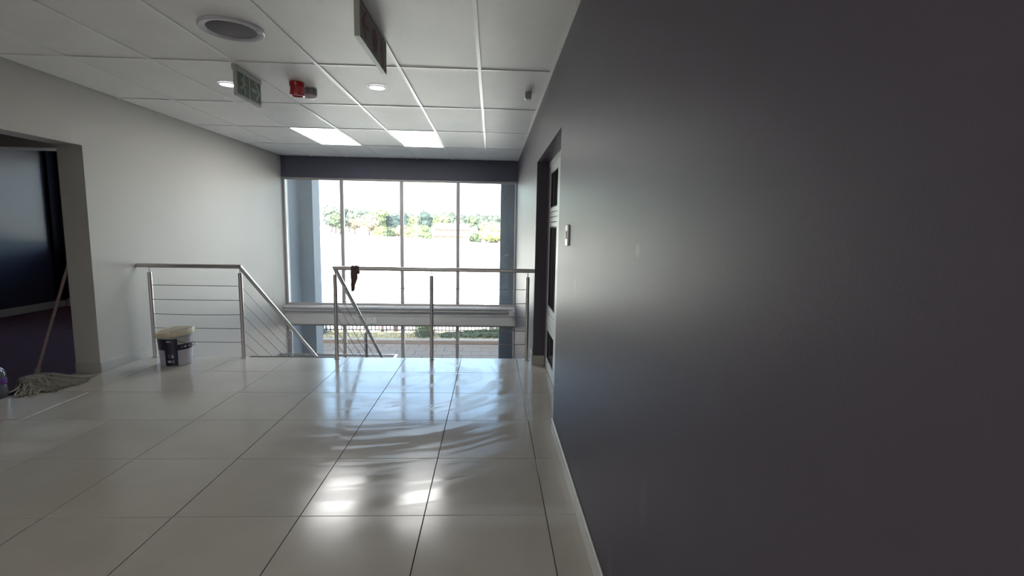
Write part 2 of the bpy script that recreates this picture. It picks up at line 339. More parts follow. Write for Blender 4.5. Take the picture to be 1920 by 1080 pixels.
# ------------------------------------------------------------------ mesh helpers
class MB:
    def __init__(self):
        self.v = []; self.f = []; self.mi = []
    def add(self, vs, fs, mi=0):
        o = len(self.v)
        self.v += [tuple(p) for p in vs]
        self.f += [tuple(i + o for i in f) for f in fs]
        self.mi += [mi] * len(fs)
        return self
    def box(self, x0, y0, z0, x1, y1, z1, mi=0, bev=0.0):
        x0, x1 = min(x0, x1), max(x0, x1); y0, y1 = min(y0, y1), max(y0, y1); z0, z1 = min(z0, z1), max(z0, z1)
        if bev <= 0:
            vs = [(x0, y0, z0), (x1, y0, z0), (x1, y1, z0), (x0, y1, z0), (x0, y0, z1), (x1, y0, z1), (x1, y1, z1), (x0, y1, z1)]
            return self.add(vs, [(0, 3, 2, 1), (4, 5, 6, 7), (0, 1, 5, 4), (1, 2, 6, 5), (2, 3, 7, 6), (3, 0, 4, 7)], mi)
        bm = bmesh.new()
        bmesh.ops.create_cube(bm, size=1)
        for v in bm.verts:
            v.co = Vector((x0 + (v.co.x + .5) * (x1 - x0), y0 + (v.co.y + .5) * (y1 - y0), z0 + (v.co.z + .5) * (z1 - z0)))
        bmesh.ops.bevel(bm, geom=bm.edges[:], offset=bev, segments=1, affect='EDGES')
        bm.verts.index_update()
        self.add([v.co[:] for v in bm.verts], [[v.index for v in f.verts] for f in bm.faces], mi)
        bm.free()
        return self
    def tube(self, pts, r, n=12, cap=True, mi=0, closed=False):
        pts = [Vector(p) for p in pts]
        rs = r if isinstance(r, (list, tuple)) else [r] * len(pts)
        rings = []
        up = None
        N = len(pts)
        for i, p in enumerate(pts):
            a = pts[i - 1] if (i > 0 or closed) else None
            b = pts[(i + 1) % N] if (i < N - 1 or closed) else None
            d = Vector((0, 0, 0)); s = 1.0
            if a is not None and b is not None:
                d1 = (p - a).normalized(); d2 = (b - p).normalized(); d = (d1 + d2).normalized()
                s = min(1 / max(d.dot(d1), 0.3), 2.0)
                bend = (d2 - d1)
            else:
                d = ((b - p) if b is not None else (p - a)).normalized(); bend = Vector((0, 0, 0))
            if up is None:
                up = Vector((0, 0, 1)) if abs(d.z) < 0.9 else Vector((0, 1, 0))
            u = (up - d * up.dot(d)).normalized(); w = d.cross(u)
            up = u
            bl = bend.length
            bn = bend / bl if bl > 1e-5 else None
            ring = []
            for k in range(n):
                t = 2 * PI * k / n
                o = (u * math.cos(t) + w * math.sin(t)) * rs[i]
                if bn is not None:
                    o += bn * o.dot(bn) * (s - 1)
                ring.append(p + o)
            rings.append(ring)
        vs = [q for ring in rings for q in ring]
        fs = []
        for i in range(N if closed else N - 1):
            j = (i + 1) % N
            for k in range(n):
                k2 = (k + 1) % n
                fs.append((i * n + k, i * n + k2, j * n + k2, j * n + k))
        if cap and not closed:
            fs.append(tuple(range(n - 1, -1, -1)))
            fs.append(tuple((N - 1) * n + k for k in range(n)))
        return self.add(vs, fs, mi)
    def lathe(self, prof, cx=0, cy=0, n=32, mi=0, cap0=False, cap1=False):
        vs = []; fs = []
        for (r, z) in prof:
            for k in range(n):
                t = 2 * PI * k / n
                vs.append((cx + r * math.cos(t), cy + r * math.sin(t), z))
        for i in range(len(prof) - 1):
            for k in range(n):
                k2 = (k + 1) % n
                fs.append((i * n + k, i * n + k2, (i + 1) * n + k2, (i + 1) * n + k))
        if cap0: fs.append(tuple(range(n - 1, -1, -1)))
        if cap1: fs.append(tuple((len(prof) - 1) * n + k for k in range(n)))
        return self.add(vs, fs, mi)
    def poly(self, pts2, axis, a, b, mi=0):
        """prism: 2D outline extruded along axis from a to b"""
        def P(p, t):
            if axis == 'x': return (t, p[0], p[1])
            if axis == 'y': return (p[0], t, p[1])
            return (p[0], p[1], t)
        n = len(pts2)
        vs = [P(p, a) for p in pts2] + [P(p, b) for p in pts2]
        fs = [tuple(range(n)), tuple(range(2 * n - 1, n - 1, -1))] + [(i, (i + 1) % n + 0, (i + 1) % n + n, i + n)[::-1] for i in range(n)]
        return self.add(vs, fs, mi)
    def build(self, name, m, parent=None, smooth=False, label=None, origin=None):
        me = bpy.data.meshes.new(name)
        vs = self.v
        if origin is not None:
            ox = Vector(origin); vs = [tuple(Vector(p) - ox) for p in vs]
        me.from_pydata(vs, [], self.f)
        ms = m if isinstance(m, (list, tuple)) else [m]
        for q in ms: me.materials.append(q)
        if len(ms) > 1:
            me.polygons.foreach_set('material_index', self.mi)
        bm = bmesh.new(); bm.from_mesh(me)
        bmesh.ops.recalc_face_normals(bm, faces=bm.faces)
        bm.to_mesh(me); bm.free()
        if smooth:
            me.polygons.foreach_set('use_smooth', [True] * len(me.polygons))
            try: me.set_sharp_from_angle(angle=math.radians(40))
            except Exception: pass
        me.update()
        o = bpy.data.objects.new(name, me)
        col.objects.link(o)
        if origin is not None: o.location = origin
        if parent is not None:
            o.parent = parent
            o.matrix_parent_inverse = Matrix.Identity(4)
            if world_loc(parent).length > 0 and origin is None:
                # geometry was given in world coordinates
                me.transform(Matrix.Translation(-world_loc(parent)))
            elif origin is not None:
                o.location = Vector(origin) - world_loc(parent)
        if label: o['label'] = label
        return o

def world_loc(o):
    v = Vector(o.location)
    while o.parent is not None:
        o = o.parent; v += Vector(o.location)
    return v

def empty(name, loc, label=None, cat=None, group=None, kind=None):
    o = bpy.data.objects.new(name, None)
    o.empty_display_size = 0.1
    o.location = loc
    col.objects.link(o)
    return tag(o, label, cat, group, kind)

def tag(o, label=None, cat=None, group=None, kind=None):
    if label: o['label'] = label
    if cat: o['category'] = cat
    if group: o['group'] = group
    if kind: o['kind'] = kind
    return o

def struct(name, mb, m, parent=None, label=None, cat=None):
    o = mb.build(name, m, parent)
    if parent is None: o['kind'] = 'structure'
    if label: o['label'] = label
    if cat: o['category'] = cat
    return o

XL, XR = -3.63, 0.445
XL2 = -3.85
YE = 5.19
YW = 8.73
ZC = 2.584
ZG = -3.45
YB = -3.7455
DY0, DY1, DH = 2.8545, 4.58, 2.07        # left doorway
RY0, RY1 = 3.25, 4.95                    # right recess
RX = 0.565

# ------------------------------------------------------------------ walls and slabs
w = MB()
w.box(XL2, DY1, ZG, XL, 8.95, ZC + 0.3)
w.box(XL2, YB - 0.2, ZG, XL, DY0, ZC + 0.3)
w.box(XL2, DY0, DH, XL, DY1, ZC + 0.3)
w.box(XL2, DY0, ZG, XL, DY1, -0.02)
wall_left = struct('wall_left', w, M['white'], label='white painted left wall with a wide doorway', cat='wall')

w = MB()
w.box(XR, YB - 0.2, ZG, XR + 0.2, RY0, ZC + 0.3)
w.box(XR, RY1, ZG, XR + 0.2, 9.4, ZC + 0.3)
w.box(XR, RY0, 2.07, XR + 0.2, RY1, ZC + 0.3)
w.box(XR, RY0, ZG, XR + 0.2, RY1, -0.02)
wall_right = struct('wall_right', w, M['charcoal'], label='charcoal satin painted right wall with a door recess', cat='wall')

w = MB(); w.box(XL2, YB - 0.2, -0.02, XR + 0.2, YB, ZC + 0.3)
wall_back = struct('wall_back', w, M['white'], label='white wall behind the viewer', cat='wall')

# facade: header over the window, outer walls each side, roof mass
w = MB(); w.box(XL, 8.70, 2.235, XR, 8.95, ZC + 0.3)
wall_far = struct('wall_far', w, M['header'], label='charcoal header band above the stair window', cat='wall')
w = MB()
w.box(-20, 8.70, ZG, -7.02, 8.95, ZC + 0.3)
w.box(-4.2, 8.70, ZG, XL2, 8.95, ZC + 0.3)
w.box(-7.02, 8.70, ZG, -4.2, 8.95, 1.0)
w.box(-7.02, 8.70, 2.45, -4.2, 8.95, ZC + 0.3)
w.box(XR + 0.2, 8.70, ZG, 16, 8.95, ZC + 0.3)
struct('wall_facade', w, M['outer'], label='pale outer facade beside the stair window', cat='wall')
w = MB(); w.box(-20, YB - 0.2, ZC + 0.3, 16, 8.97, 4.60)
struct('roof', w, M['outer'], label='flat concrete roof of the building', cat='roof')

# exterior piers seen through the glass
w = MB()
w.box(-4.1, 8.95, ZG, XL, 9.42, 3.2)
w.box(-4.1, 9.42, ZG, -3.372, 9.80, 3.2)
struct('trim_1', w, M['pier'], label='blue grey outside pier behind the left end of the window', cat='pier')
w = MB(); w.box(0.167, 9.4, ZG, 1.1, 9.78, 3.2)
struct('trim_2', w, M['pier_dark'], label='dark slate outside pier with paint marks behind the right end', cat='pier')
w = MB(); w.box(XL, 8.665, -0.335, XR, 8.95, -0.088)
for x in (-2.625, -1.588, -0.60): w.box(x - 0.012, 8.662, -0.335, x + 0.012, 8.665, -0.088)
struct('trim_3', w, M['concrete'], label='grey beam between the upper and lower stair windows', cat='beam')

# ------------------------------------------------------------------ floor of tiles
w = MB(); w.box(XL2, YB, -0.30, XR + 0.19, YE - 0.005, -0.010)
floor = struct('floor', w, M['grout'], label='glossy beige porcelain tiled landing floor', cat='floor')
colx = [XL] + [-3.3126 + 0.6 * i for i in range(7)] + [XR]
rowy = [YB] + [-3.1455 + 0.6 * j for j in range(14)] + [YE]
G = 0.0022
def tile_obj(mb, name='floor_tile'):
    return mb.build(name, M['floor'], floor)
for j in range(len(rowy) - 1):
    y0, y1 = rowy[j] + G, rowy[j + 1] - G
    for i in range(len(colx) - 1):
        x0, x1 = colx[i] + (G if i else 0), colx[i + 1] - (G if i < len(colx) - 2 else 0)
        mb = MB()
        dz = random.uniform(-0.0003, 0.0)
        if i == 0 and y0 > DY0 - 0.01 and y1 < DY1:
            mb.box(XL2, y0, -0.010, x1, y1, dz, bev=0.0008)
        elif i == 0 and y0 < DY1 < y1:
            mb.poly([(XL2, y0), (x1, y0), (x1, y1), (XL, y1), (XL, DY1), (XL2, DY1)], 'z', -0.010, dz)
        elif i == len(colx) - 2 and y0 > RY0 and y1 < RY1:
            mb.box(x0, y0, -0.010, RX + 0.07, y1, dz, bev=0.0008)
        elif i == len(colx) - 2 and y0 < RY0 < y1:
            mb.poly([(x0, y0), (XR, y0), (XR, RY0), (RX + 0.07, RY0), (RX + 0.07, y1), (x0, y1)], 'z', -0.010, dz)
        elif i == len(colx) - 2 and y0 < RY1 < y1:
            mb.poly([(x0, y0), (RX + 0.07, y0), (RX + 0.07, RY1), (XR, RY1), (XR, y1), (x0, y1)], 'z', -0.010, dz)
        else:
            mb.box(x0, y0, -0.010, x1, y1, dz, bev=0.0008)
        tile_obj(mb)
w = MB(); w.box(-2.56, YE - 0.004, -0.012, -1.66, YE + 0.010, 0.006)
w.build('stair_nosing', M['brass'], floor, label='dark metal nosing strip along the top of the stair')
w = MB(); w.box(XL, YE - 0.006, -0.30, XR, YE + 0.004, -0.011)
w.build('slab_edge', M['concrete'], floor)

# ground floor below the stair
w = MB(); w.box(XL, -1, ZG - 0.2, XR, 8.73, ZG)
struct('floor_lower', w, M['step'], label='grey tiled floor of the storey below', cat='floor')
w = MB(); w.box(XL, -1.1, ZG, XR, -1.0, -0.3)
struct('wall_lower', w, M['white'], label='white wall of the storey below', cat='wall')

# ------------------------------------------------------------------ skirting
w = MB()
w.box(XL, DY1 + 0.0, 0, XL + 0.010, YE - 0.02, 0.095, bev=0.002)
w.box(XL, YB, 0, XL + 0.010, DY0, 0.095, bev=0.002)
struct('baseboard_left', w, M['skirt_left'], label='pale porcelain skirting along the white wall', cat='skirting')
w = MB()
w.box(XL2, DY1 - 0.010, 0, XL + 0.010, DY1, 0.098, bev=0.002)
w.box(XL2, DY0, 0, XL + 0.010, DY0 + 0.010, 0.098, bev=0.002)
struct('baseboard_reveal', w, M['skirt'], label='grey porcelain skirting on the doorway reveal', cat='skirting')
w = MB()
for a in [YB + 0.6 * k for k in range(12)]:
    b = min(a + 0.598, RY0)
    if b - a > 0.05: w.box(XR - 0.011, a, 0, XR, b, 0.098, bev=0.003)
w.box(XR - 0.011, RY0 - 0.0, 0, XR + 0.10, RY0 + 0.010, 0.098, bev=0.002)
struct('baseboard_right', w, M['skirt_light'], label='pale skirting along the charcoal wall', cat='skirting')
w = MB()
w.box(XR - 0.004, RY1 - 0.011, 0, RX, RY1, 0.100, bev=0.002)
w.box(XR - 0.011, RY1 - 0.011, 0, XR, YE - 0.01, 0.125, bev=0.002)
struct('baseboard_recess', w, M['skirt'], label='grey skirting at the far side of the door recess', cat='skirting')

# ------------------------------------------------------------------ ceiling
w = MB(); w.box(XL, YB, ZC + 0.06, XR, 8.70, ZC + 0.12)
ceiling = struct('ceiling', w, M['plenum'], label='suspended ceiling of white lay-in tiles', cat='ceiling')
cxs = [XL] + [-3.107 + 0.6 * i for i in range(6)] + [XR]
cys = [YB] + [-3.3645 + 1.2 * j for j in range(10)] + [8.70]
panels = {(2, 9): 1, (4, 9): 1, (1, 1): 1, (2, 1): 1, (4, 1): 1, (5, 1): 1}  # the panels behind the viewer are unseen, added as fill light
rr = random.Random(3)
for j in range(len(cys) - 1):
    for i in range(len(cxs) - 1):
        if (i, j) in panels: continue
        x0, x1, y0, y1 = cxs[i] + 0.004, cxs[i + 1] - 0.004, cys[j] + 0.004, cys[j + 1] - 0.004
        z = ZC + 0.004
        if i == 0: x0 = XL + rr.uniform(0.004, 0.016)
        t = [rr.uniform(0, 0.003) for _ in range(4)]
        sag = -0.0015
        vs = [(x0, y0, z + t[0]), (x1, y0, z + t[1]), (x1, y1, z + t[2]), (x0, y1, z + t[3]),
              ((x0 + x1) / 2, (y0 + y1) / 2, z + sag)]
        tp = [(x0, y0, z + .015), (x1, y0, z + .015), (x1, y1, z + .015), (x0, y1, z + .015)]
        MB().add(vs + tp, [(0, 1, 4), (1, 2, 4), (2, 3, 4), (3, 0, 4), (5, 8, 7, 6), (0, 5, 6, 1), (1, 6, 7, 2), (2, 7, 8, 3), (3, 8, 5, 0)]).build('ceiling_tile', M['ceil'], ceiling)
for x in cxs[1:-1]:
    MB().box(x - 0.012, YB, ZC - 0.001, x + 0.012, 8.70, ZC + 0.0035).build('main_tee', M['tee'], ceiling)
for y in cys[1:-1]:
    MB().box(XL + 0.01, y - 0.011, ZC - 0.0005, XR - 0.01, y + 0.011, ZC + 0.003).build('cross_tee', M['tee'], ceiling)
MB().box(XR - 0.024, YB, ZC - 0.002, XR, 8.70, ZC + 0.003).build('wall_angle', M['tee'], ceiling)
w = MB(); w.box(XL - 1, YB - 1, ZC + 0.22, XR + 1, 8.8, ZC + 0.3)
struct('ceiling_slab', w, M['plenum'], label='concrete slab above the suspended ceiling', cat='slab')

plabel = {(2, 9): 'lit rectangular ceiling panel, left one of the pair near the stair window',
          (4, 9): 'lit rectangular ceiling panel, right one of the pair near the stair window',
          (1, 1): 'added fill light panel, unseen behind the viewer, one tile from the white wall',
          (2, 1): 'added fill light panel, unseen behind the viewer, two tiles from the white wall',
          (5, 1): 'added fill light panel, unseen behind the viewer, one tile from the charcoal wall',
          (4, 1): 'added fill light panel, unseen behind the viewer, two tiles from the charcoal wall'}
for (i, j) in panels:
    x0, x1, y0, y1 = cxs[i] + 0.014, cxs[i + 1] - 0.014, cys[j] + 0.014, cys[j + 1] - 0.014
    r = empty('ceiling_light', ((x0 + x1) / 2, (y0 + y1) / 2, ZC), plabel[(i, j)], 'ceiling light', 'square edged light panels in the ceiling grid')
    f = MB()
    f.box(x0, y0, ZC + 0.001, x0 + 0.010, y1, ZC + 0.03); f.box(x1 - 0.010, y0, ZC + 0.001, x1, y1, ZC + 0.03)
    f.box(x0 + 0.010, y0, ZC + 0.001, x1 - 0.010, y0 + 0.010, ZC + 0.03); f.box(x0 + 0.010, y1 - 0.010, ZC + 0.001, x1 - 0.010, y1, ZC + 0.03)
    f.build('frame', M['tee'], r)
    MB().box(x0 + 0.010, y0 + 0.010, ZC + 0.003, x1 - 0.010, y1 - 0.010, ZC + 0.012).build('diffuser', M['diffuser'], r)

# ------------------------------------------------------------------ room through the left doorway
w = MB(); w.box(-7.35, 1.0, -0.30, XL2, 8.70, -0.012)
struct('floor_side_room', w, M['carpet'], label='dark plum floor of the side room', cat='floor')
w = MB()
w.box(-7.35, 0.8, -0.02, -7.15, 8.70, ZC + 0.3)
w.box(-7.35, 0.8, -0.02, XL2, 1.0, ZC + 0.3)
struct('wall_side_room', w, M['navy'], label='navy satin wall of the side room', cat='wall')
w = MB(); w.box(-7.15, 8.24, 0.10, -7.10, 8.42, ZC)
struct('trim_7', w, M['navy_matte'], label='matte dark vertical strip on the navy wall', cat='trim')
w = MB(); w.box(-7.35, 1.0, ZC, XL2, 8.70, ZC + 0.1)
struct('ceiling_side_room', w, M['white'], label='white ceiling of the side room', cat='ceiling')
w = MB()
w.box(-7.15, 8.42, -0.012, -7.02, 8.70, ZC); w.box(-4.2, 8.42, -0.012, XL2, 8.70, ZC)
w.box(-7.02, 8.42, -0.012, -4.2, 8.70, 1.0); w.box(-7.02, 8.42, 2.45, -4.2, 8.70, ZC)
struct('wall_side_end', w, M['navy'], label='navy end wall of the side room around its window', cat='wall')
w = MB(); w.box(-7.15, 5.0, 2.10, XL2, 5.22, ZC)
struct('trim_4', w, M['white'], label='white bulkhead across the side room ceiling', cat='bulkhead')
w = MB(); w.box(-7.15, 1.0, -0.012, -7.135, 8.40, 0.10); w.box(-7.15, 8.40, -0.012, -4.0, 8.42, 0.12)
struct('baseboard_side_room', w, M['skirt_light'], label='pale skirting along the navy wall', cat='skirting')

# ------------------------------------------------------------------ windows
def window(name, label, xs, x0, x1, z0, z1, y, fr, glass, depth=0.08, mw=0.058, side=0.03):
    r = empty(name, ((x0 + x1) / 2, y, z0), label, 'window', None, 'structure')
    f = MB()
    f.box(x0, y, z0, x0 + side, y + depth, z1); f.box(x1 - side, y, z0, x1, y + depth, z1)
    f.box(x0 + side, y, z1 - side, x1 - side, y + depth, z1); f.box(x0 + side, y, z0, x1 - side, y + depth, z0 + side)
    # glazing beads
    f.box(x0 + side, y + 0.015, z1 - side - 0.012, x1 - side, y + 0.045, z1 - side)
    f.box(x0 + side, y + 0.015, z0 + side, x1 - side, y + 0.045, z0 + side + 0.012)
    f.build('frame', fr, r)
    for x in xs:
        MB().box(x - mw / 2, y, z0 + side, x + mw / 2, y + depth, z1 - side, bev=0.004).build('mullion', fr, r)
    e = [x0 + side] + list(xs) + [x1 - side]
    for a, b in zip(e[:-1], e[1:]):
        MB().box(a + 0.002, y + 0.046, z0 + side - 0.004, b - 0.002, y + 0.052, z1 - side + 0.004).build('glass_pane', glass, r)
    return r
MX = [-2.625, -1.588, -0.60]
window('window_1', 'upper stair window of four tall bays with slim grey mullions', MX, XL + 0.005, XR - 0.004, -0.005, 2.235, 8.735, M['alu'], M['glass'])
window('window_2', 'lower stair window glazed down past the floor level', MX, XL + 0.005, XR - 0.004, -3.42, -0.337, 8.735, M['alu'], M['glass_low'])
window('window_3', 'window at the end of the side room', [-5.6], -7.02, -4.2, 1.0, 2.45, 8.75, M['alu'], M['glass'])
w = MB()
w.box(XL, 8.60, -0.035, XR - 0.02, 8.735, -0.005, bev=0.004)
w.box(XL, 8.625, -0.088, XR - 0.05, 8.735, -0.035, bev=0.003)
sill = struct('trim_6', w, M['sill'], label='pale window sill ledge between upper and lower stair windows', cat='sill')
MB().box(0.33, 8.55, -0.125, 0.425, 8.60, -0.045, bev=0.004).build('end_bracket', M['sill'], sill)

# ------------------------------------------------------------------ door in the right recess
d = empty('door_1', (RX, (RY0 + RY1) / 2, 0), 'white aluminium double door with dark glass in the wall recess', 'door', None, 'structure')
f = MB()
f.box(RX, RY1 - 0.05, 0, RX + 0.06, RY1 - 0.001, 2.07); f.box(RX, RY0 + 0.001, 0, RX + 0.06, RY0 + 0.05, 2.07)
f.build('door_frame', M['frame_dark'], d)
MB().box(RX, RY0 + 0.05, 2.02, RX + 0.06, RY1 - 0.05, 2.069).build('head_frame', M['white_alu'], d)
def leaf(y0, y1, hy):
    s = 0.055
    f = MB(); a, b = RX + 0.008, RX + 0.048
    f.box(a, y0, 0.008, b, y0 + s + 0.03, 2.018); f.box(a, y1 - s, 0.008, b, y1, 2.018)
    yy0, yy1 = y0 + s + 0.03, y1 - s
    f.box(a, yy0, 0.008, b, yy1, 0.11); f.box(a, yy0, 1.95, b, yy1, 2.018)
    lf = f.build('door_leaf', M['white_alu'], d)
    for z0, z1 in ((1.43, 1.62), (0.40, 0.65)):
        n = 4; h = (z1 - z0) / n
        for k in range(n):
            MB().box(a + 0.001, yy0, z0 + k * h + 0.0025, b - 0.001, yy1, z0 + (k + 1) * h - 0.0025, bev=0.002).build('slat', M['white_alu'], lf)
        MB().box(a + 0.012, yy0, z0, b - 0.012, yy1, z1).build('slat_backing', M['groove'], lf)
    for z0, z1 in ((0.11, 0.40), (0.65, 1.43), (1.62, 1.95)):
        MB().box(a + 0.015, yy0, z0, a + 0.022, yy1, z1).build('glass_pane', M['glass_dark'], lf)
        g = MB(); t = 0.007
        g.box(a + 0.004, yy0, z0, a + 0.015, yy0 + t, z1); g.box(a + 0.004, yy1 - t, z0, a + 0.015, yy1, z1)
        g.box(a + 0.004, yy0 + t, z0, a + 0.015, yy1 - t, z0 + t); g.box(a + 0.004, yy0 + t, z1 - t, a + 0.015, yy1 - t, z1)
        g.build('glazing_gasket', M['groove'], lf)
    h = MB(); h.tube([(a, hy, 1.0), (a - 0.035, hy, 1.0), (a - 0.035, hy + (0.11 if hy < 4 else -0.11), 1.0)], 0.009, 8)
    return lf
leaf(4.235, 4.898, 4.27)
leaf(3.302, 4.230, 3.35)
w = MB(); w.box(RX + 0.08, RY0 - 0.3, -0.02, RX + 1.8, RY1 + 0.3, 0.0)
w.box(RX + 1.7, RY0 - 0.3, 0, RX + 1.8, RY1 + 0.3, 2.5); w.box(RX + 0.08, RY0 - 0.4, 0, RX + 1.8, RY0 - 0.3, 2.5)
w.box(RX + 0.08, RY1 + 0.3, 0, RX + 1.8, RY1 + 0.4, 2.5); w.box(RX + 0.08, RY0 - 0.4, 2.5, RX + 1.8, RY1 + 0.4, 2.6)
struct('wall_store_room', w, M['void'], label='unlit room behind the double door', cat='wall')

# ------------------------------------------------------------------ stair
SL = 0.18 / 0.25
st = empty('staircase', (-2.1, YE, 0), 'tiled stair going down between the two steel railings', 'staircase')
NR = 10
def stair_prof(y0, z0, n, dy, dz, sgn):
    top = []
    y, z = y0, z0
    top.append((y, z))
    for k in range(n):
        z -= dz; top.append((y, z)); y += sgn * dy; top.append((y, z))
    return top
tp = stair_prof(YE + 0.004, -0.012, 9, 0.25, 0.18, 1)
prof = tp + [(tp[-1][0], tp[-1][1] - 0.16), (YE + 0.004, -0.34)]
MB().poly(prof, 'x', -2.60, -1.63).build('stair_flight', M['step'], st)
for k in range(9):
    z = -(k + 1) * 0.18 - 0.012
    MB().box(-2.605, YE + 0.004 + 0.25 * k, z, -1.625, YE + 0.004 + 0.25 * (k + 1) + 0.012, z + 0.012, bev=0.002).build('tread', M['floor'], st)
LY0, LY1, LZ = YE + 2.25, 8.5, -1.8
MB().box(XL + 0.002, LY0, LZ - 0.16, -1.60, LY1, LZ).build('half_landing', M['step'], st)
tp = stair_prof(LY0, LZ, 9, 0.25, 0.18, -1)
prof = [p for p in tp if p[1] > ZG] + [(tp[-1][0], ZG), (tp[-1][0] + 0.3, ZG), (LY0, LZ - 0.3)]
MB().poly(prof, 'x', XL + 0.05, -2.66).build('lower_flight', M['step'], st)

def railing(root, zr, posts, cable_runs, rails):
    for pts in rails:
        MB().tube(pts, 0.0215, 16).build('handrail', M['steel'], root, smooth=True)
    for (x, y, zb, zt, zrail) in posts:
        p = MB().tube([(x, y, zb), (x, y, zt)], 0.0195, 16).build('post', M['steel'], root, smooth=True)
        MB().tube([(x, y, zt), (x, y, zrail)], 0.005, 8).build('pin', M['steel'], p, smooth=True)
        MB().lathe([(0.034, zb + 0.0005), (0.034, zb + 0.004), (0.022, zb + 0.006)], x, y, 20, cap0=True, cap1=True).build('base_flange', M['steel'], p)
    for pts in cable_runs:
        MB().tube(pts, 0.0034, 6).build('cable', M['cable'], root, smooth=True)
YP = 5.14
ZR = 0.967
def rz(y): return ZR - SL * (y - YP)
zc = [0.765, 0.615, 0.465, 0.315, 0.168]
def stairpost(x, y, zstep):
    return (x, y, zstep, rz(y) - 0.075, rz(y) - 0.012)
rl = empty('stair_railing', (-3.1, YP, 0), 'stainless steel railing between the white wall and stair head, bucket standing before it', 'railing', 'stainless steel stair railings')
runs = []
for k, z in enumerate(zc):
    sag = 0.008 if k == 2 else 0.001
    runs.append([(-3.51 + 0.91 * t, YP, z - sag * 4 * t * (1 - t)) for t in [i / 8 for i in range(9)]])
    runs.append([(-2.60, YP, z), (-2.60, 6.34, z - SL * 1.2), (-2.60, 7.55, z - SL * 2.41)])
railing(rl, ZR, [(-3.51, YP, 0, 0.90, ZR), (-2.60, YP, 0, 0.90, ZR), stairpost(-2.60, 6.34, -0.9), stairpost(-2.60, 7.52, -1.8)],
        runs, [[(XL + 0.002, YP, ZR), (-2.60, YP, ZR), (-2.60, 7.60, rz(7.60))]])
rl2 = empty('stair_railing', (-0.6, YP, 0), 'long stainless steel railing along the open landing edge, dark rag hung over it', 'railing', 'stainless steel stair railings')
runs = []
for k, z in enumerate(zc):
    runs.append([(-1.63, YP, z), (-0.627, YP, z), (0.39, YP, z)])
    runs.append([(-1.63, YP, z), (-1.63, 6.34, z - SL * 1.2), (-1.63, 7.52, z - SL * 2.38)])
    zz = z + LZ
    runs.append([(-1.64, 7.6, zz), (-1.64, 8.4, zz), (XL + 0.03, 8.4, zz)])
ZL = -0.822
railing(rl2, ZR, [(-1.63, YP, 0, 0.90, ZR), (-0.627, YP, 0, 0.90, ZR), (0.39, YP, 0, 0.90, ZR), stairpost(-1.63, 6.34, -0.9),
                  (-1.64, 7.52, LZ, -0.90, ZL), (-1.64, 8.4, LZ, -0.90, ZL), (-2.62, 8.4, LZ, -0.90, ZL), (-3.55, 8.4, LZ, -0.90, ZL)],
        runs, [[(XR - 0.001, YP, ZR), (-1.63, YP, ZR), (-1.63, YP + 0.001 + (ZR - ZL) / SL, ZL), (-1.64, 8.4, ZL), (XL + 0.004, 8.4, ZL)]])

# rag over the rail
r = empty('rag', (-1.42, YP, ZR), 'dark brown rag hanging over the landing handrail near its left corner', 'rag')
bm_v = []; fs = []
secs = []
NS = 22
for s in range(NS):
    t = s / (NS - 1)
    # path over the rail: short back flap, over the top, long front tail
    if t < 0.2:
        y = YP + 0.026; z = ZR - 0.06 + 0.06 * t / 0.2
    elif t < 0.4:
        a = (t - 0.2) / 0.2 * PI; y = YP + 0.026 * math.cos(a); z = ZR + 0.026 * math.sin(a)
    else:
        u = (t - 0.4) / 0.6; y = YP - 0.027 - 0.004 * math.sin(u * 7); z = ZR - 0.235 * u
    u = max(0, (t - 0.4) / 0.6)
    wd = 0.078 * (1 - 0.15 * u) if u < 0.45 else 0.066 * (1 - (u - 0.45) / 0.55 * 0.66)
    cxx = -1.416 - 0.004 + (-0.022 * max(0, u - 0.3) / 0.7)
    secs.append((y, z, wd, cxx, t))
NW = 12
for (y, z, wd, c, t) in secs:
    for k in range(NW + 1):
        q = k / NW - 0.5
        fold = 0.007 * math.sin(q * 22 + t * 5) * (0.3 + t) + 0.004 * math.sin(q * 40 + 2 * t)
        bm_v.append((c + q * wd + 0.003 * math.sin(t * 21 + k), y - abs(fold), z + 0.003 * math.sin(q * 15)))
for s in range(NS - 1):
    for k in range(NW):
        a = s * (NW + 1) + k
        fs.append((a, a + 1, a + NW + 2, a + NW + 1))
cl = MB().add(bm_v, fs).build('cloth', M['cloth'], r, smooth=True)
so = cl.modifiers.new('thick', 'SOLIDIFY'); so.thickness = 0.005; so.offset = 1

# ------------------------------------------------------------------ paint bucket
BX, BY = -3.145, 4.905
b = empty('paint_bucket', (BX, BY, 0), 'white and navy paint bucket with a cream lid, on the tiles by the railing', 'bucket')
body = MB().lathe([(0.0, 0.004), (0.135, 0.004), (0.139, 0.0), (0.142, 0.006), (0.158, 0.285), (0.164, 0.287), (0.164, 0.296), (0.159, 0.298), (0.160, 0.325)], BX, BY, 48).build('body', M['bucket'], b, smooth=True)
def patch(name, a0, a1, z0, z1, off, m, par):
    n = max(3, int(abs(a1 - a0) / 6)); mb = MB(); vs = []; fs = []
    for k in range(n + 1):
        t = math.radians(a0 + (a1 - a0) * k / n)
        for z in (z0, z1):
            for o in (0.0, off):
                R_ = 0.1422 + (0.158 - 0.142) * z / 0.285 + o
                vs.append((BX + R_ * math.cos(t), BY + R_ * math.sin(t), z))
    for k in range(n):
        a = 4 * k; c = 4 * (k + 1)
        fs += [(a + 1, c + 1, c + 3, a + 3), (a, a + 2, c + 2, c), (a + 2, a + 3, c + 3, c + 2), (a, c, c + 1, a + 1)]
    fs += [(0, 1, 3, 2), (4 * n, 4 * n + 2, 4 * n + 3, 4 * n + 1)]
    return MB().add(vs, fs).build(name, m, par, smooth=False)
lab = patch('label_print', -97, -52, 0.012, 0.282, 0.0012, M['bucket_navy'], body)
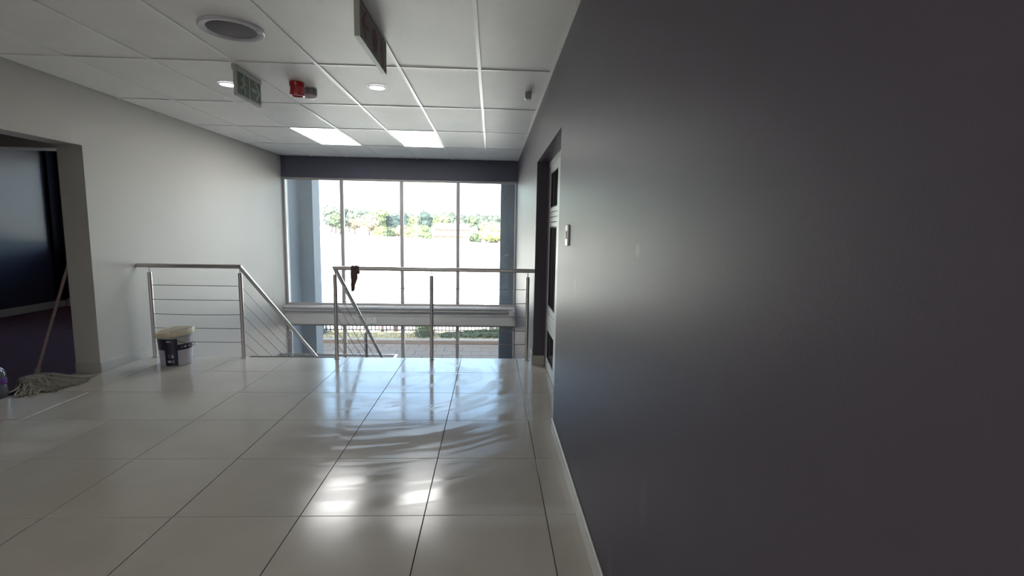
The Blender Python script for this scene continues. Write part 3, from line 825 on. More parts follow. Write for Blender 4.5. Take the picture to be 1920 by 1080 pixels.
patch('label_print', -150, -97, 0.17, 0.282, 0.0012, M['bucket_navy'], body)
patch('label_print', -52, 30, 0.165, 0.222, 0.0012, M['bucket_navy'], body)
patch('label_panel', -52, -24, 0.226, 0.280, 0.0014, M['bucket_sage'], body)
patch('label_panel', -23, 20, 0.226, 0.280, 0.0014, M['bucket_lilac'], body)
patch('label_panel', -51, 34, 0.018, 0.160, 0.0014, M['bucket_lilac'], body)
for (a0, a1, z0, z1) in ((-88, -73, 0.250, 0.262), (-86, -79, 0.118, 0.124), (-86, -79, 0.095, 0.101), (-73, -66, 0.118, 0.124), (-74, -66, 0.095, 0.112), (-88, -76, 0.045, 0.068),
                         (-72, -66, 0.045, 0.052), (-72, -66, 0.058, 0.065), (-40, -35, 0.190, 0.198), (-30, -20, 0.188, 0.204), (-10, -3, 0.190, 0.200)):
    patch('label_mark', a0, a1, z0, z1, 0.0024, M['bucket_lilac'], body)
lm = MB()
rings = [(0.163, 0.300), (0.176, 0.298), (0.179, 0.306), (0.179, 0.338), (0.175, 0.345), (0.160, 0.345), (0.155, 0.338), (0.0, 0.338)]
lm.lathe(rings, BX, BY, 48)
lv = []
for (x, y, z) in lm.v:
    dx, dy = x - BX, y - BY
    an = math.atan2(dy, dx)
    wob = 0.004 * math.sin(3 * an + 1) + 0.003 * math.sin(7 * an)
    lv.append((x, y, z + 0.085 * (dx * 0.84 + dy * 0.54) + (wob if z > 0.33 else 0) + 0.006))
lm.v = lv
lm.build('lid', M['lid'], b, smooth=True)
sk = MB().lathe([(0.0, 0.352), (0.08, 0.3525), (0.150, 0.350)], BX, BY, 40)
sk.v = [(x, y, z + 0.085 * ((x - BX) * 0.84 + (y - BY) * 0.54) + 0.002 * math.sin(60 * x + 30 * y)) for (x, y, z) in sk.v]
sk.build('lid_top', M['lid_in'], b, smooth=True, label='brownish paint-stained top of the lid')
pts = []
for k in range(17):
    t = k / 16 * PI
    ca, sa = math.cos(t), math.sin(t)
    # bail hanging down on the right hand side
    R_ = 0.168
    ax = Vector((0.54, -0.84, 0)); sd_ = Vector((0.84, 0.54, 0))
    p = Vector((BX, BY, 0.270)) + ax * (R_ * ca) + sd_ * (0.165 * math.sin(t) * 1.0 + 0.02 * sa) + Vector((0, 0, -0.09 * sa))
    pts.append(p)
MB().tube(pts, 0.0028, 6).build('bail_handle', M['wire'], b, smooth=True)
g0, g1 = pts[7], pts[9]
MB().tube([pts[7], pts[8], pts[9]], 0.008, 8).build('grip', M['plastic'], b, smooth=True)

b.scale = (0.93, 0.93, 1.0)

# ------------------------------------------------------------------ mop
mp = empty('mop', (-3.93, 4.28, 0), 'string mop lying on the threshold, brown handle leaning behind the doorway', 'mop')
H0 = Vector((-3.945, 4.28, 0.05)); H1 = Vector((-3.875, 4.655, 1.08))
dirh = (H1 - H0)
MB().tube([H0, H0 + dirh * 0.5, H0 + dirh * 1.22], 0.0125, 10).build('handle', M['wood'], mp, smooth=True)
MB().tube([H0 + dirh * -0.0, H0 + dirh * 0.07], 0.020, 12).build('socket', M['yarn2'], mp, smooth=True)
ym = MB()
rm = random.Random(11)
for k in range(230):
    a = rm.uniform(-0.95, 0.75)             # fan direction
    L = rm.uniform(0.22, 0.44) * (1.0 - 0.25 * abs(a))
    base = Vector((-3.93 + rm.uniform(-0.06, 0.04), 4.23 + rm.uniform(-0.09, 0.09), 0.055 + rm.uniform(-0.02, 0.035)))
    dirv = Vector((math.cos(a - 0.05), math.sin(a - 0.05), 0))
    perp = Vector((-dirv.y, dirv.x, 0))
    cur = rm.uniform(-0.10, 0.10); ph = rm.uniform(0, 6)
    lay = rm.uniform(0.0, 1.0)
    pts = []
    for s in range(8):
        u = s / 7
        hgt = 0.010 + 0.070 * lay * math.exp(-3.0 * u) + 0.045 * lay * math.sin(PI * min(1, u * 1.1)) * (1 - u)
        p = base * 1.0
        p = Vector((base.x, base.y, 0)) + dirv * (L * u) + perp * (cur * u * u + 0.018 * math.sin(u * 8 + ph) * u)
        p.z = max(0.008, hgt)
        pts.append(p)
    ym.tube(pts, [0.0065] * 7 + [0.004], 5)
yo = ym.build('mop_yarn', M['yarn'], mp, smooth=True)
yo['kind'] = 'stuff'
# rounded head of gathered yarn
hm = MB(); bmx = bmesh.new(); bmesh.ops.create_icosphere(bmx, subdivisions=3, radius=1)
for v in bmx.verts:
    n_ = noise.noise(v.co * 3.0)
    c = v.co * (1 + 0.12 * n_)
    v.co = Vector((-3.925 + c.x * 0.095, 4.23 + c.y * 0.115, 0.042 + c.z * 0.042))
bmx.verts.index_update()
hm.add([v.co[:] for v in bmx.verts], [[v.index for v in f.verts] for f in bmx.faces]); bmx.free()
hm.build('mop_head', M['yarn'], mp, smooth=True)

# ------------------------------------------------------------------ bottle
bx, by = -3.925, 3.925
bo = empty('bottle', (bx, by, -0.012), 'clear plastic bottle with a purple label on the dark floor edge', 'bottle')
Z0 = -0.012
MB().lathe([(0, Z0 + 0.002), (0.055, Z0), (0.064, Z0 + 0.012), (0.066, Z0 + 0.05), (0.062, Z0 + 0.10), (0.0605, Z0 + 0.11), (0.060, Z0 + 0.17), (0.062, Z0 + 0.18), (0.060, Z0 + 0.205),
            (0.045, Z0 + 0.235), (0.024, Z0 + 0.25), (0.021, Z0 + 0.265)], bx, by, 28).build('body', M['pet'], bo, smooth=True)
MB().lathe([(0.0625, Z0 + 0.115), (0.0630, Z0 + 0.116), (0.0630, Z0 + 0.164), (0.0625, Z0 + 0.165)], bx, by, 28).build('label_band', M['purple'], bo, smooth=True, label='purple label band')
MB().lathe([(0.024, Z0 + 0.262), (0.024, Z0 + 0.285), (0.020, Z0 + 0.290), (0, Z0 + 0.290)], bx, by, 20).build('cap', M['cap'], bo, smooth=True)

# ------------------------------------------------------------------ ceiling fittings
sx, sy_ = -1.600, 3.205
s = empty('ceiling_speaker', (sx, sy_, ZC), 'round ceiling speaker with a dark grille and pale ring', 'speaker')
MB().lathe([(0.182, ZC + 0.003), (0.182, ZC - 0.008), (0.176, ZC - 0.014), (0.158, ZC - 0.014), (0.146, ZC - 0.008), (0.138, ZC - 0.005)], sx, sy_, 56).build('ring', M['plastic_lilac'], s, smooth=True)
MB().lathe([(0.139, ZC - 0.006), (0.10, ZC - 0.010), (0.0, ZC - 0.012)], sx, sy_, 56).build('grille', M['grille'], s, smooth=True)
MB().box(sx + 0.150, sy_ - 0.02, ZC - 0.018, sx + 0.176, sy_ + 0.02, ZC - 0.012, bev=0.003).build('clip', M['plastic'], s)

for (x, y, lb) in ((-0.995, 4.385, 'small round lit downlight to the right of the red alarm'), (-2.262, 4.43, 'small round lit downlight partly hidden behind the green exit sign')):
    q = empty('downlight', (x, y, ZC), lb, 'downlight', 'round recessed downlights')
    MB().lathe([(0.078, ZC + 0.002), (0.078, ZC - 0.004), (0.070, ZC - 0.006), (0.062, ZC - 0.002)], x, y, 36).build('rim', M['plastic'], q, smooth=True)
    MB().lathe([(0.0625, ZC - 0.0025), (0.0, ZC - 0.004)], x, y, 36).build('lens', M['lamp'], q, smooth=True)

ax_, ay_ = -1.640, 4.31
a = empty('alarm_sounder', (ax_, ay_, ZC), 'red fire alarm sounder on the ceiling beside a grey detector', 'alarm')
MB().lathe([(0.060, ZC), (0.060, ZC - 0.030), (0.057, ZC - 0.034)], ax_, ay_, 36, cap0=True).build('base', M['red'], a, smooth=True)
MB().lathe([(0.055, ZC - 0.033), (0.056, ZC - 0.060), (0.060, ZC - 0.092), (0.057, ZC - 0.104), (0.046, ZC - 0.108), (0.042, ZC - 0.102), (0.0, ZC - 0.100)], ax_, ay_, 36).build('sounder_body', M['red'], a, smooth=True)
dx_, dy_ = -1.600, 4.50
a = empty('smoke_detector', (dx_, dy_, ZC), 'grey and white smoke detector just behind the red alarm', 'smoke detector')
MB().lathe([(0.056, ZC), (0.056, ZC - 0.045), (0.052, ZC - 0.050)], dx_, dy_, 36, cap0=True).build('base', M['plastic_grey'], a, smooth=True)
MB().lathe([(0.050, ZC - 0.049), (0.053, ZC - 0.056), (0.050, ZC - 0.066), (0.036, ZC - 0.078), (0.0, ZC - 0.082)], dx_, dy_, 36).build('sensing_dome', M['plastic'], a, smooth=True)
q = empty('ceiling_sensor', (0.300, 4.40, ZC), 'small square white box on the ceiling near the charcoal wall', 'sensor')
MB().box(0.272, 4.375, ZC - 0.050, 0.328, 4.43, ZC, bev=0.004).build('housing', M['plastic_grey'], q)
MB().box(0.274, 4.377, ZC - 0.062, 0.326, 4.428, ZC - 0.050, bev=0.005).build('cover', M['plastic'], q)

# exit sign, hung along a main tee; faces the charcoal wall (+x)
def figure(parent, X, pieces, m, name):
    for pc in pieces:
        MB().poly(pc, 'x', X, X + 0.0015).build(name, m, parent)
ex = -1.925
e = empty('exit_sign', (ex, 4.06, ZC), 'green hanging exit sign with a running man and an arrow', 'sign')
MB().box(ex - 0.014, 3.868, 2.362, ex + 0.010, 4.262, 2.560, bev=0.003).build('panel', M['sign_white'], e)
MB().box(ex - 0.020, 3.860, 2.545, ex + 0.014, 4.268, 2.583, bev=0.003).build('mounting_rail', M['sign_white'], e)
MB().box(ex + 0.010, 3.886, 2.382, ex + 0.0115, 4.060, 2.540).build('green_field', M['green'], e)
MB().box(ex + 0.010, 4.082, 2.382, ex + 0.0115, 4.250, 2.540).build('green_field', M['green'], e)
def T(pts, y0, z0, s): return [(y0 + p[0] * s, z0 + p[1] * s) for p in pts]
def circ(cx_, cy_, r_, n=12): return [(cx_ + r_ * math.cos(2 * PI * k / n), cy_ + r_ * math.sin(2 * PI * k / n)) for k in range(n)]
man = [circ(0.60, 0.90, 0.09), [(0.36, 0.80), (0.58, 0.80), (0.64, 0.62), (0.58, 0.44), (0.40, 0.46), (0.42, 0.62)],
       [(0.36, 0.80), (0.22, 0.62), (0.28, 0.58), (0.42, 0.72)], [(0.58, 0.78), (0.72, 0.62), (0.90, 0.62), (0.90, 0.56), (0.68, 0.54), (0.58, 0.66)],
       [(0.44, 0.48), (0.60, 0.46), (0.72, 0.28), (0.66, 0.04), (0.56, 0.04), (0.60, 0.26)], [(0.40, 0.50), (0.52, 0.44), (0.36, 0.26), (0.14, 0.26), (0.14, 0.34), (0.32, 0.36)]]
figure(e, ex + 0.0115, [T(p, 3.892, 2.385, 0.15) for p in man], M['sign_pale'], 'running_figure')
arr = [[(0.02, 0.42), (0.60, 0.42), (0.60, 0.58), (0.02, 0.58)], [(0.40, 0.95), (0.58, 0.95), (0.98, 0.50), (0.78, 0.50)], [(0.78, 0.50), (0.98, 0.50), (0.58, 0.05), (0.40, 0.05)]]
figure(e, ex + 0.0115, [T(p, 4.088, 2.385, 0.155) for p in arr], M['sign_pale'], 'arrow')

# fire equipment sign
fx = -0.688
e = empty('fire_equipment_sign', (fx, 2.95, ZC), 'dull hanging sign with dark red arrow, hose and extinguisher symbols', 'sign')
MB().box(fx - 0.030, 2.665, 2.372, fx + 0.000, 3.285, 2.560, bev=0.003).build('panel', M['sign_white'], e)
MB().box(fx - 0.026, 2.66, 2.555, fx - 0.004, 3.29, 2.583, bev=0.002).build('mounting_rail', M['tee'], e)
MB().box(fx, 2.670, 2.376, fx + 0.0015, 3.280, 2.556).build('face', M['sign_dim'], e)
f = MB(); f.box(fx, 2.67, 2.556, fx + 0.003, 3.285, 2.562); f.box(fx, 3.280, 2.372, fx + 0.003, 3.286, 2.556)
f.box(fx, 2.67, 2.370, fx + 0.003, 3.285, 2.376); f.build('rim', M['sign_rim'], e)
ar = [[(0.12, 0.53), (0.90, 0.53), (0.90, 0.43), (0.12, 0.43)], [(0.0, 0.48), (0.36, 0.90), (0.52, 0.90), (0.20, 0.48)], [(0.0, 0.48), (0.20, 0.48), (0.52, 0.06), (0.36, 0.06)]]
figure(e, fx + 0.0015, [T(p, 2.705, 2.385, 0.165) for p in ar], M['sign_red'], 'arrow')
def ring_(cy_, cz_, ro, ri, n=20):
    out = []
    for k in range(n):
        a0, a1 = 2 * PI * k / n, 2 * PI * (k + 1) / n
        out.append([(cy_ + ro * math.cos(a0), cz_ + ro * math.sin(a0)), (cy_ + ro * math.cos(a1), cz_ + ro * math.sin(a1)), (cy_ + ri * math.cos(a1), cz_ + ri * math.sin(a1)), (cy_ + ri * math.cos(a0), cz_ + ri * math.sin(a0))])
    return out
hr = MB()
for pc in ring_(2.985, 2.464, 0.064, 0.046) + ring_(2.985, 2.464, 0.034, 0.022) + [[(2.978, 2.40), (2.992, 2.40), (2.992, 2.53), (2.978, 2.53)]]:
    hr.poly(pc, 'x', fx + 0.0015, fx + 0.003)
hr.build('hose_reel_symbol', M['sign_red'], e)
eg = MB()
for pc in [[(3.165, 2.385), (3.205, 2.385), (3.205, 2.50), (3.193, 2.518), (3.177, 2.518), (3.165, 2.50)], [(3.176, 2.518), (3.194, 2.518), (3.194, 2.534), (3.176, 2.534)],
           [(3.135, 2.522), (3.176, 2.530), (3.176, 2.540), (3.135, 2.534)], [(3.128, 2.45), (3.138, 2.45), (3.145, 2.53), (3.135, 2.534)]]:
    eg.poly(pc, 'x', fx + 0.0015, fx + 0.003)
eg.build('extinguisher_symbol', M['sign_red'], e)

# light switch
q = empty('light_switch', (XR, 2.835, 1.37), 'slim white light switch on the charcoal wall beside the door recess', 'switch')
MB().box(XR - 0.012, 2.790, 1.312, XR, 2.872, 1.434, bev=0.003).build('plate', M['plastic'], q)
MB().box(XR - 0.017, 2.818, 1.352, XR - 0.012, 2.844, 1.398, bev=0.002).build('rocker', M['plastic_grey'], q)

# small box on the concrete beam
q = empty('wall_box', (-2.10, 8.82, -0.25), 'small pale grey electrical box on the beam below the sill', 'electrical box')
q.location = (-2.115, 8.665, -0.25)
MB().box(-2.21, 8.640, -0.325, -2.02, 8.6648, -0.17, bev=0.004).build('case', M['plastic'], q)
bb = MB(); bb.box(-2.20, 8.637, -0.195, -2.03, 8.640, -0.188); bb.box(-2.16, 8.637, -0.312, -2.05, 8.640, -0.305); bb.box(-2.118, 8.637, -0.25, -2.108, 8.640, -0.195); bb.box(-2.026, 8.637, -0.33, -2.02, 8.640, -0.175)
bb.build('latch_lines', M['alu'], q)

# ------------------------------------------------------------------ outside ground
def gz(y):
    if y < 26: return ZG
    if y < 150: return ZG + (y - 26) / 124 * 2.05
    return ZG + 2.05 + (y - 150) * 0.006
gm = MB(); ys = [22.0, 26, 40, 60, 90, 120, 150, 200, 300, 600]; xs = [-300, -100, -50, -20, 0, 20, 50, 150]
vs = [(x, y, gz(y)) for y in ys for x in xs]
fs = [(j * 8 + i, j * 8 + i + 1, (j + 1) * 8 + i + 1, (j + 1) * 8 + i) for j in range(len(ys) - 1) for i in range(7)]
struct('field', gm.add(vs, fs), M['field'], label='pale sun-bleached field beyond the fence', cat='field')
pv = MB(); pv.box(-60, 8.95, ZG - 0.3, 40, 20.8, ZG - 0.14)
pav = struct('paving', pv, M['paving'], label='shaded grey brown paving below the stair window', cat='paving')
n_ = 0
for j in range(5):
    for i in range(16):
        x0 = -9.0 + 0.75 * i + (0.37 if j % 2 else 0); y0 = 17.6 + 0.62 * j
        MB().box(x0 + 0.01, y0 + 0.01, ZG - 0.14, x0 + 0.74, y0 + 0.61, ZG - 0.115 + random.uniform(-.004, .004)).build('paver', M['paver'], pav)
kb = MB(); kb.box(-60, 20.8, ZG - 0.3, 40, 20.95, ZG + 0.0)
kerb = struct('kerb', kb, M['kerb'], label='brown kerb wall between paving and grass strip', cat='kerb')
MB().box(-60, 20.78, ZG, 40, 21.0, ZG + 0.05).build('coping', M['kerb_top'], kerb)
gs = MB(); gs.box(-60, 20.95, ZG - 0.3, 40, 22.75, ZG + 0.01)
struct('ground_strip', gs, M['grass'], label='soil under the grass strip by the fence', cat='ground')
gr = MB(); rg = random.Random(5)
for k in range(5200):
    x = rg.uniform(-11, 4); y = rg.uniform(21.0, 22.7)
    h = rg.uniform(0.02, 0.07); a = rg.uniform(0, PI); dx, dy = 0.035 * math.cos(a), 0.035 * math.sin(a)
    gr.add([(x - dx, y - dy, ZG + .01), (x + dx, y + dy, ZG + .01), (x + rg.uniform(-.03, .03), y + rg.uniform(-.03, .03), ZG + .01 + h)], [(0, 1, 2)])
go = gr.build('grass', M['grass'])
tag(go, 'short dry green grass along the foot of the fence', 'grass', kind='stuff')

def leaves(mb, c, rx, ry, rz_, n, s, rg):
    for k in range(n):
        while True:
            p = Vector((rg.uniform(-1, 1), rg.uniform(-1, 1), rg.uniform(-1, 1)))
            if 0.3 < p.length < 1: break
        p = p.normalized() * rg.uniform(0.78, 1.06)
        q = Vector((c[0] + p.x * rx, c[1] + p.y * ry, c[2] + p.z * rz_))
        u = Vector((rg.uniform(-1, 1), rg.uniform(-1, 1), rg.uniform(-1, 1))).normalized()
        w_ = u.cross(Vector((rg.uniform(-1, 1), rg.uniform(-1, 1), rg.uniform(-1, 1)))).normalized()
        ss = s * rg.uniform(0.6, 1.3)
        mb.add([q - u * ss, q + w_ * ss * .6, q + u * ss, q - w_ * ss * .6], [(0, 1, 2, 3)])
def blob(mb, c, rx, ry, rz_, seed):
    bmx = bmesh.new(); bmesh.ops.create_icosphere(bmx, subdivisions=2, radius=1)
    for v in bmx.verts:
        n0 = noise.noise(v.co * 2.2 + Vector((seed, 0, 0)))
        k = 0.86 * (1 + 0.28 * n0)
        v.co = Vector((c[0] + v.co.x * rx * k, c[1] + v.co.y * ry * k, c[2] + v.co.z * rz_ * k))
    bmx.verts.index_update()
    mb.add([v.co[:] for v in bmx.verts], [[v.index for v in f.verts] for f in bmx.faces]); bmx.free()

def tree(name, label, cat, x, y, w_, h, kind, seed, trunk=0.25, nb=9, group=None, leaf=0.45, dens=60):
    z0 = gz(y)
    r = empty(name, (x, y, z0), label, cat, group)
    rg = random.Random(seed)
    mb = MB()
    zt = z0 + h * trunk
    H = h * (1 - trunk)
    for k in range(nb):
        fz = rg.uniform(0.18, 0.86)
        wid = math.sin(PI * (0.18 + 0.72 * fz)) ** 0.7
        rr_ = w_ * rg.uniform(0.20, 0.30)
        bx_ = x + rg.uniform(-1, 1) * (w_ / 2 - rr_ * 0.8) * wid
        by_ = y + rg.uniform(-1, 1) * (w_ / 2 - rr_) * wid
        bz_ = zt + H * fz * 0.86
        rzz = min(rr_ * rg.uniform(0.65, 0.9), H * 0.34)
        bz_ = min(bz_, z0 + h - rzz)
        blob(mb, (bx_, by_, bz_), rr_, rr_, rzz, seed + k * 3.1)
        leaves(mb, (bx_, by_, bz_), rr_, rr_, rzz, dens, leaf, rg)
    # a core so that the crown is not see-through in the middle
    blob(mb, (x, y, zt + H * 0.42), w_ * 0.33, w_ * 0.33, H * 0.38, seed)
    leaves(mb, (x, y, zt + H * 0.42), w_ * 0.33, w_ * 0.33, H * 0.38, dens * 2, leaf, rg)
    mb.build('crown', M['leaf_' + kind], r)
    t = MB(); tr_ = max(0.05, w_ * 0.03)
    t.tube([(x, y, z0 - 0.1), (x + w_ * .02, y, zt * 0.5 + z0 * 0.5), (x, y, zt + H * 0.4)], [tr_ * 1.3, tr_, tr_ * 0.5], 8)
    for k in range(4):
        a_ = k * 1.6 + seed
        t.tube([(x, y, zt), (x + math.cos(a_) * w_ * .14, y + math.sin(a_) * w_ * .14, zt + H * .22), (x + math.cos(a_) * w_ * .22, y + math.sin(a_) * w_ * .22, zt + H * .45)], [tr_ * .6, tr_ * .4, tr_ * .15], 6)
    t.build('trunk', M['bark'], r)
    return r
for k, (x, h) in enumerate(((-66, 10.2), (-60, 10.8), (-53.5, 10.6), (-46, 9.4), (-39.5, 10.2), (-33, 9.0), (-27, 9.6), (-20, 9.9), (-13, 10.2), (-6, 9.6), (0, 9.0), (7, 8.4))):
    tree('tree', 'hazy grey green tree in the continuous back row behind the other trees', 'tree', x, 205 + (k % 3) * 4, 9.5, h, 'grey', 140 + k, nb=7, group='back row of the tree line', dens=50, leaf=0.5)
# layout: x, y(distance), width, height in metres
TREES = [
 ('tall grey green tree beside the left outside pier, in the left window bay', -57.2, 182, 11.0, 11.3, 'grey'),
 ('rounded mid green tree left of the white pole in the left bay', -49.5, 162, 6.4, 6.9, 'green'),
 ('grey green tree just right of the first mullion, half hidden by the pinkish one', -49.8, 180, 8.0, 9.5, 'grey'),
 ('dull pinkish bush right of the first mullion at the field edge', -45.4, 166, 4.8, 6.0, 'pink'),
 ('pink-tinged yellow green tree in the middle of the second bay', -38.6, 156, 7.6, 6.7, 'pink'),
 ('bright green spreading tree, highest crown of the second bay', -37.6, 166, 7.4, 9.1, 'light'),
 ('dark blue green tree under the highest crown of the second bay', -36.5, 170, 6.4, 7.4, 'dark'),
 ('dark green tree left of the middle mullion', -32.8, 172, 7.6, 7.4, 'dark'),
 ('smaller green tree touching the middle mullion on its left', -30.4, 174, 6.4, 6.6, 'green'),
 ('light green slim tree just left of the tall white pole in the third bay', -23.4, 150, 4.0, 6.6, 'light'),
 ('dark green tree right behind the tall white pole in the third bay', -21.8, 160, 7.4, 8.3, 'dark'),
 ('broad light green tree above the left end of the red roofs', -16.3, 158, 7.8, 7.4, 'light'),
 ('thin grey tree rising above its neighbours over the red roofs', -13.4, 165, 3.6, 9.3, 'grey'),
 ('grey green tree left of the third mullion above the roofs', -10.6, 162, 7.2, 8.1, 'grey'),
 ('green tree right of the third mullion above the gable', -6.0, 160, 6.6, 7.6, 'green'),
 ('grey green tree in the right bay with a ragged top', -3.1, 158, 5.6, 7.4, 'grey'),
 ('pale yellow feathery tree in the right bay', -0.4, 140, 6.0, 5.6, 'yellow'),
 ('small dark tree with a thin spire by the right outside pier', 3.5, 150, 2.6, 6.0, 'dark'),
]
for k, (lb, x, y, w_, h, kind) in enumerate(TREES):
    tree('tree', lb, 'tree', x, y, w_, h, kind, 21 + k, group='trees in the far tree line')
SHRUBS = [
 ('lime green low bush at the field edge in the second bay', -34.5, 152, 4.4, 3.0, 'lime'),
 ('grey green low bush right of the lime one in the second bay', -31.2, 150, 4.0, 2.7, 'green'),
 ('long yellow bush left of the middle mullion at the field edge', -28.6, 154, 6.4, 3.6, 'yellow'),
 ('pale lime bush right of the middle mullion, left of the tall pole', -24.2, 146, 4.2, 3.6, 'lime'),
 ('round bright green bush at the left end of the red roofed building', -19.0, 136, 5.2, 4.4, 'bright'),
 ('small dark bush at the right end of the red roofed building', -3.9, 122, 3.4, 2.2, 'green'),
 ('large lime green shrub mass in the right bay', 1.2, 120, 8.4, 4.6, 'lime'),
]
for k, (lb, x, y, w_, h, kind) in enumerate(SHRUBS):
    tree('bush', lb, 'bush', x, y, w_, h, kind, 80 + k, trunk=0.02, nb=8, group='bushes at the field edge')
q = MB(); q.tube([(3.5, 150, gz(150) + 5.2), (3.5, 150, gz(150) + 8.6)], [0.25, 0.05], 6)

# white poles
for (x, y, zt, lb, rr_) in ((-9.15, 60, 3.60, 'tall white pole standing in the field in the third window bay', 0.085),
                      (-17.25, 58, 2.75, 'white pole in the field just left of the first mullion', 0.085)):
    q = empty('pole', (x, y, gz(y)), lb, 'pole', 'white poles in the field')
    MB().tube([(x, y, gz(y) - 0.05), (x, y, zt - 0.2)], [rr_ * 1.1, rr_], 12).build('shaft', M['pole'], q, smooth=True)
    MB().tube([(x, y, zt - 0.2), (x, y, zt)], [rr_ * 1.15, rr_ * 1.15], 12).build('cap', M['pole'], q, smooth=True)

# red roofed building
BY0 = 142
hb = empty('building', (-10, BY0, gz(BY0)), 'long low building with two tiers of terracotta roof', 'building')
g0 = gz(BY0)
w = MB(); w.box(-16.6, BY0, g0 - 0.3, -4.7, BY0 + 3.2, g0 + 1.1); w.box(-16.6, BY0 + 3.2, g0 - 0.3, -4.9, BY0 + 9, g0 + 2.7)
w.poly([(-6.8, g0), (-4.2, g0), (-4.2, g0 + 3.0), (-5.5, g0 + 3.7), (-6.8, g0 + 3.0)], 'y', BY0 + 3.4, BY0 + 9)
w.build('wall', M['brick'], hb)
MB().poly([(BY0 - 0.7, g0 + 0.75), (BY0 + 3.3, g0 + 2.15), (BY0 + 3.3, g0 + 2.30), (BY0 - 0.7, g0 + 0.90)], 'x', -17.0, -4.6).build('roof', M['roof'], hb)
MB().poly([(BY0 + 2.6, g0 + 2.65), (BY0 + 6.3, g0 + 4.15), (BY0 + 9.6, g0 + 2.65), (BY0 + 9.6, g0 + 2.8), (BY0 + 6.3, g0 + 4.3), (BY0 + 2.6, g0 + 2.80)], 'x', -17.3, -6.6).build('roof', M['roof'], hb)
MB().box(-17.3, BY0 + 6.1, g0 + 4.25, -6.6, BY0 + 6.5, g0 + 4.42).build('ridge', M['roof'], hb)
for k in range(6):
    x0 = -16.0 + 1.6 * k
    MB().box(x0, BY0 + 3.12, g0 + 2.32, x0 + 1.0, BY0 + 3.24, g0 + 2.58).build('window', M['pane_far'], hb)
for k in range(4):
    x0 = -15.6 + 2.4 * k
    MB().box(x0, BY0 - 0.05, g0 + 0.1, x0 + 1.2, BY0 + 0.06, g0 + 0.72).build('window', M['pane_far'], hb)

# fence
YF = 22.6
fe = empty('fence', (-4, YF, ZG), 'dark steel palisade fence between the grass and the field', 'fence')
FH = 1.28
MB().box(-12, YF - 0.02, ZG + 0.07, 5, YF + 0.02, ZG + 0.11).build('rail', M['fence'], fe)
MB().box(-12, YF - 0.02, ZG + 0.30, 5, YF + 0.02, ZG + 0.34).build('rail', M['fence'], fe)
MB().box(-12, YF - 0.02, ZG + 1.16, 5, YF + 0.02, ZG + 1.20).build('rail', M['fence'], fe)
bar0 = None
k = 0
x = -11.9
while x < 4.9:
    if bar0 is None:
        bar0 = MB().box(-0.022, -0.016, 0.03, 0.022, 0.016, FH, bev=0.004).build('fence_bar', M['fence'], None)
        bar0.parent = fe; o = bar0
    else:
        o = bar0.copy(); col.objects.link(o); o.parent = fe
    o.location = (x + 4, -0.03, 0)
    x += 0.172
for x in (-9.6, -4.42, 0.02, 4.3):
    MB().box(x - 0.075, YF - 0.05, ZG, x + 0.075, YF + 0.05, ZG + FH, bev=0.008).build('fence_post', M['fence'], fe)

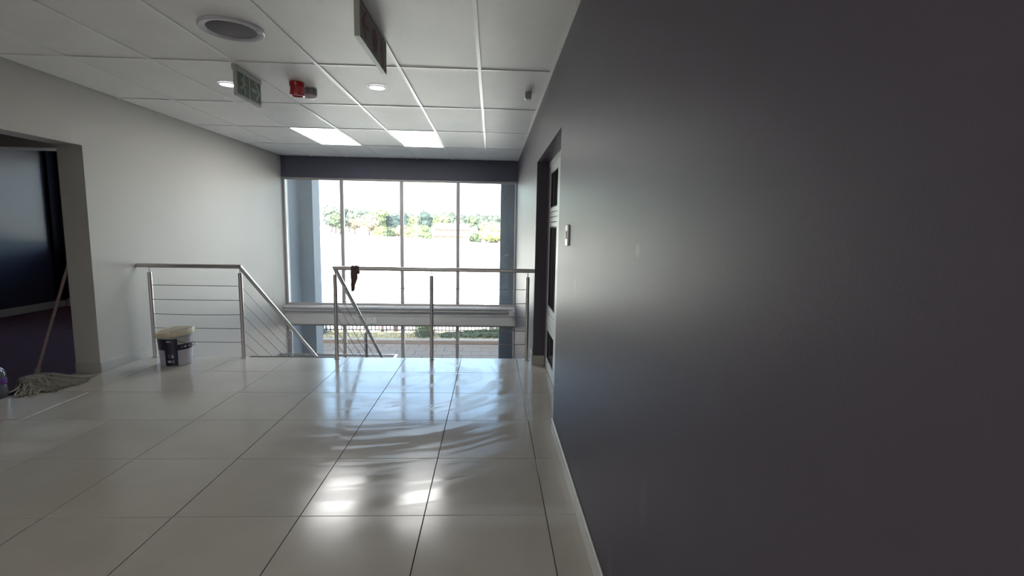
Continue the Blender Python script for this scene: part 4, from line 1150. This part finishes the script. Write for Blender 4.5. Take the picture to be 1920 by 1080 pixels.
# planting by the fence
def clump(x, y, w_, h, lb, kind, seed, n=130):
    r = empty('shrub', (x, y, ZG), lb, 'shrub', None)
    rg = random.Random(seed); mb = MB()
    for k in range(n):
        a = rg.uniform(0, 2 * PI); rr_ = rg.uniform(0, 1) ** .6; L = h * rg.uniform(0.55, 1.05)
        bx_, by_ = x + math.cos(a) * rr_ * w_ * .28, y + math.sin(a) * rr_ * w_ * .28
        tx, ty = bx_ + math.cos(a) * w_ * .25 * rr_, by_ + math.sin(a) * w_ * .25 * rr_
        p = Vector((-math.sin(a), math.cos(a), 0)) * 0.03
        b0 = Vector((bx_, by_, ZG)); m0 = Vector(((bx_ + tx) / 2, (by_ + ty) / 2, ZG + L * .6)); t0 = Vector((tx, ty, ZG + L))
        mb.add([b0 - p * .4, b0 + p * .4, m0 + p, t0, m0 - p], [(0, 1, 2, 3, 4)])
        for q_ in range(4):
            u_ = rg.uniform(.3, 1); c = b0.lerp(t0, u_); d_ = Vector((rg.uniform(-1, 1), rg.uniform(-1, 1), rg.uniform(0, 1))) * 0.07
            mb.add([c, c + d_ + p * .6, c + d_ * 1.6, c + d_ - p * .6], [(0, 1, 2, 3)])
    mb.build('foliage', M['leaf_' + kind], r)
    st_ = MB()
    for q_ in range(5):
        a = q_ * 1.25
        st_.tube([(x, y, ZG - .02), (x + math.cos(a) * w_ * .12, y + math.sin(a) * w_ * .12, ZG + h * .5)], 0.012, 5)
    st_.build('stem', M['bark'], r)
clump(-2.95, 21.6, 1.35, 0.62, 'spiky green shrub on the grass left of the middle railing post', 'bright', 1)
clump(-7.75, 21.9, 0.9, 0.75, 'green shrub beside the left outside pier at ground level', 'green', 2, 90)
# creeping hedge mound to the right
hd = empty('hedge', (0.0, 21.7, ZG), 'low creeping green hedge along the kerb towards the right', 'hedge')
mb = MB(); rg = random.Random(4)
for k in range(9):
    t = k / 8; x = -1.9 + 3.4 * t; hh = 0.10 + 0.30 * t
    blob(mb, (x, 21.75, ZG + hh * 0.4), 0.42, 0.5, hh, k * 2.0); leaves(mb, (x, 21.75, ZG + hh * 0.4), 0.42, 0.5, hh, 260, 0.05, rg)
mb.build('foliage', M['leaf_green'], hd)
# small bare tree
bt = empty('bare_tree', (-4.93, 22.1, ZG), 'small bare tree in front of the fence in the second bay', 'tree')
mb = MB(); rg = random.Random(9)
def branch(p, d_, L, r_, n):
    q_ = p + d_ * L
    mb.tube([p, (p + q_) / 2 + Vector((rg.uniform(-.02, .02), 0, 0)), q_], [r_, r_ * .85, r_ * .65], 6)
    if n:
        for k in range(3 if n > 1 else 2):
            dd = (d_ + Vector((rg.uniform(-.8, .8), rg.uniform(-.5, .5), rg.uniform(-.1, .5)))).normalized()
            branch(q_, dd, L * rg.uniform(.6, .8), r_ * .6, n - 1)
branch(Vector((-4.93, 22.1, ZG)), Vector((0, 0, 1)), 0.36, 0.085, 4)
mb.build('branches', M['bark'], bt)
MB().lathe([(0.28, ZG), (0.2, ZG + 0.06), (0.05, ZG + 0.13), (0, ZG + 0.13)], -4.93, 22.1, 16).build('soil_mound', M['grass'], bt)
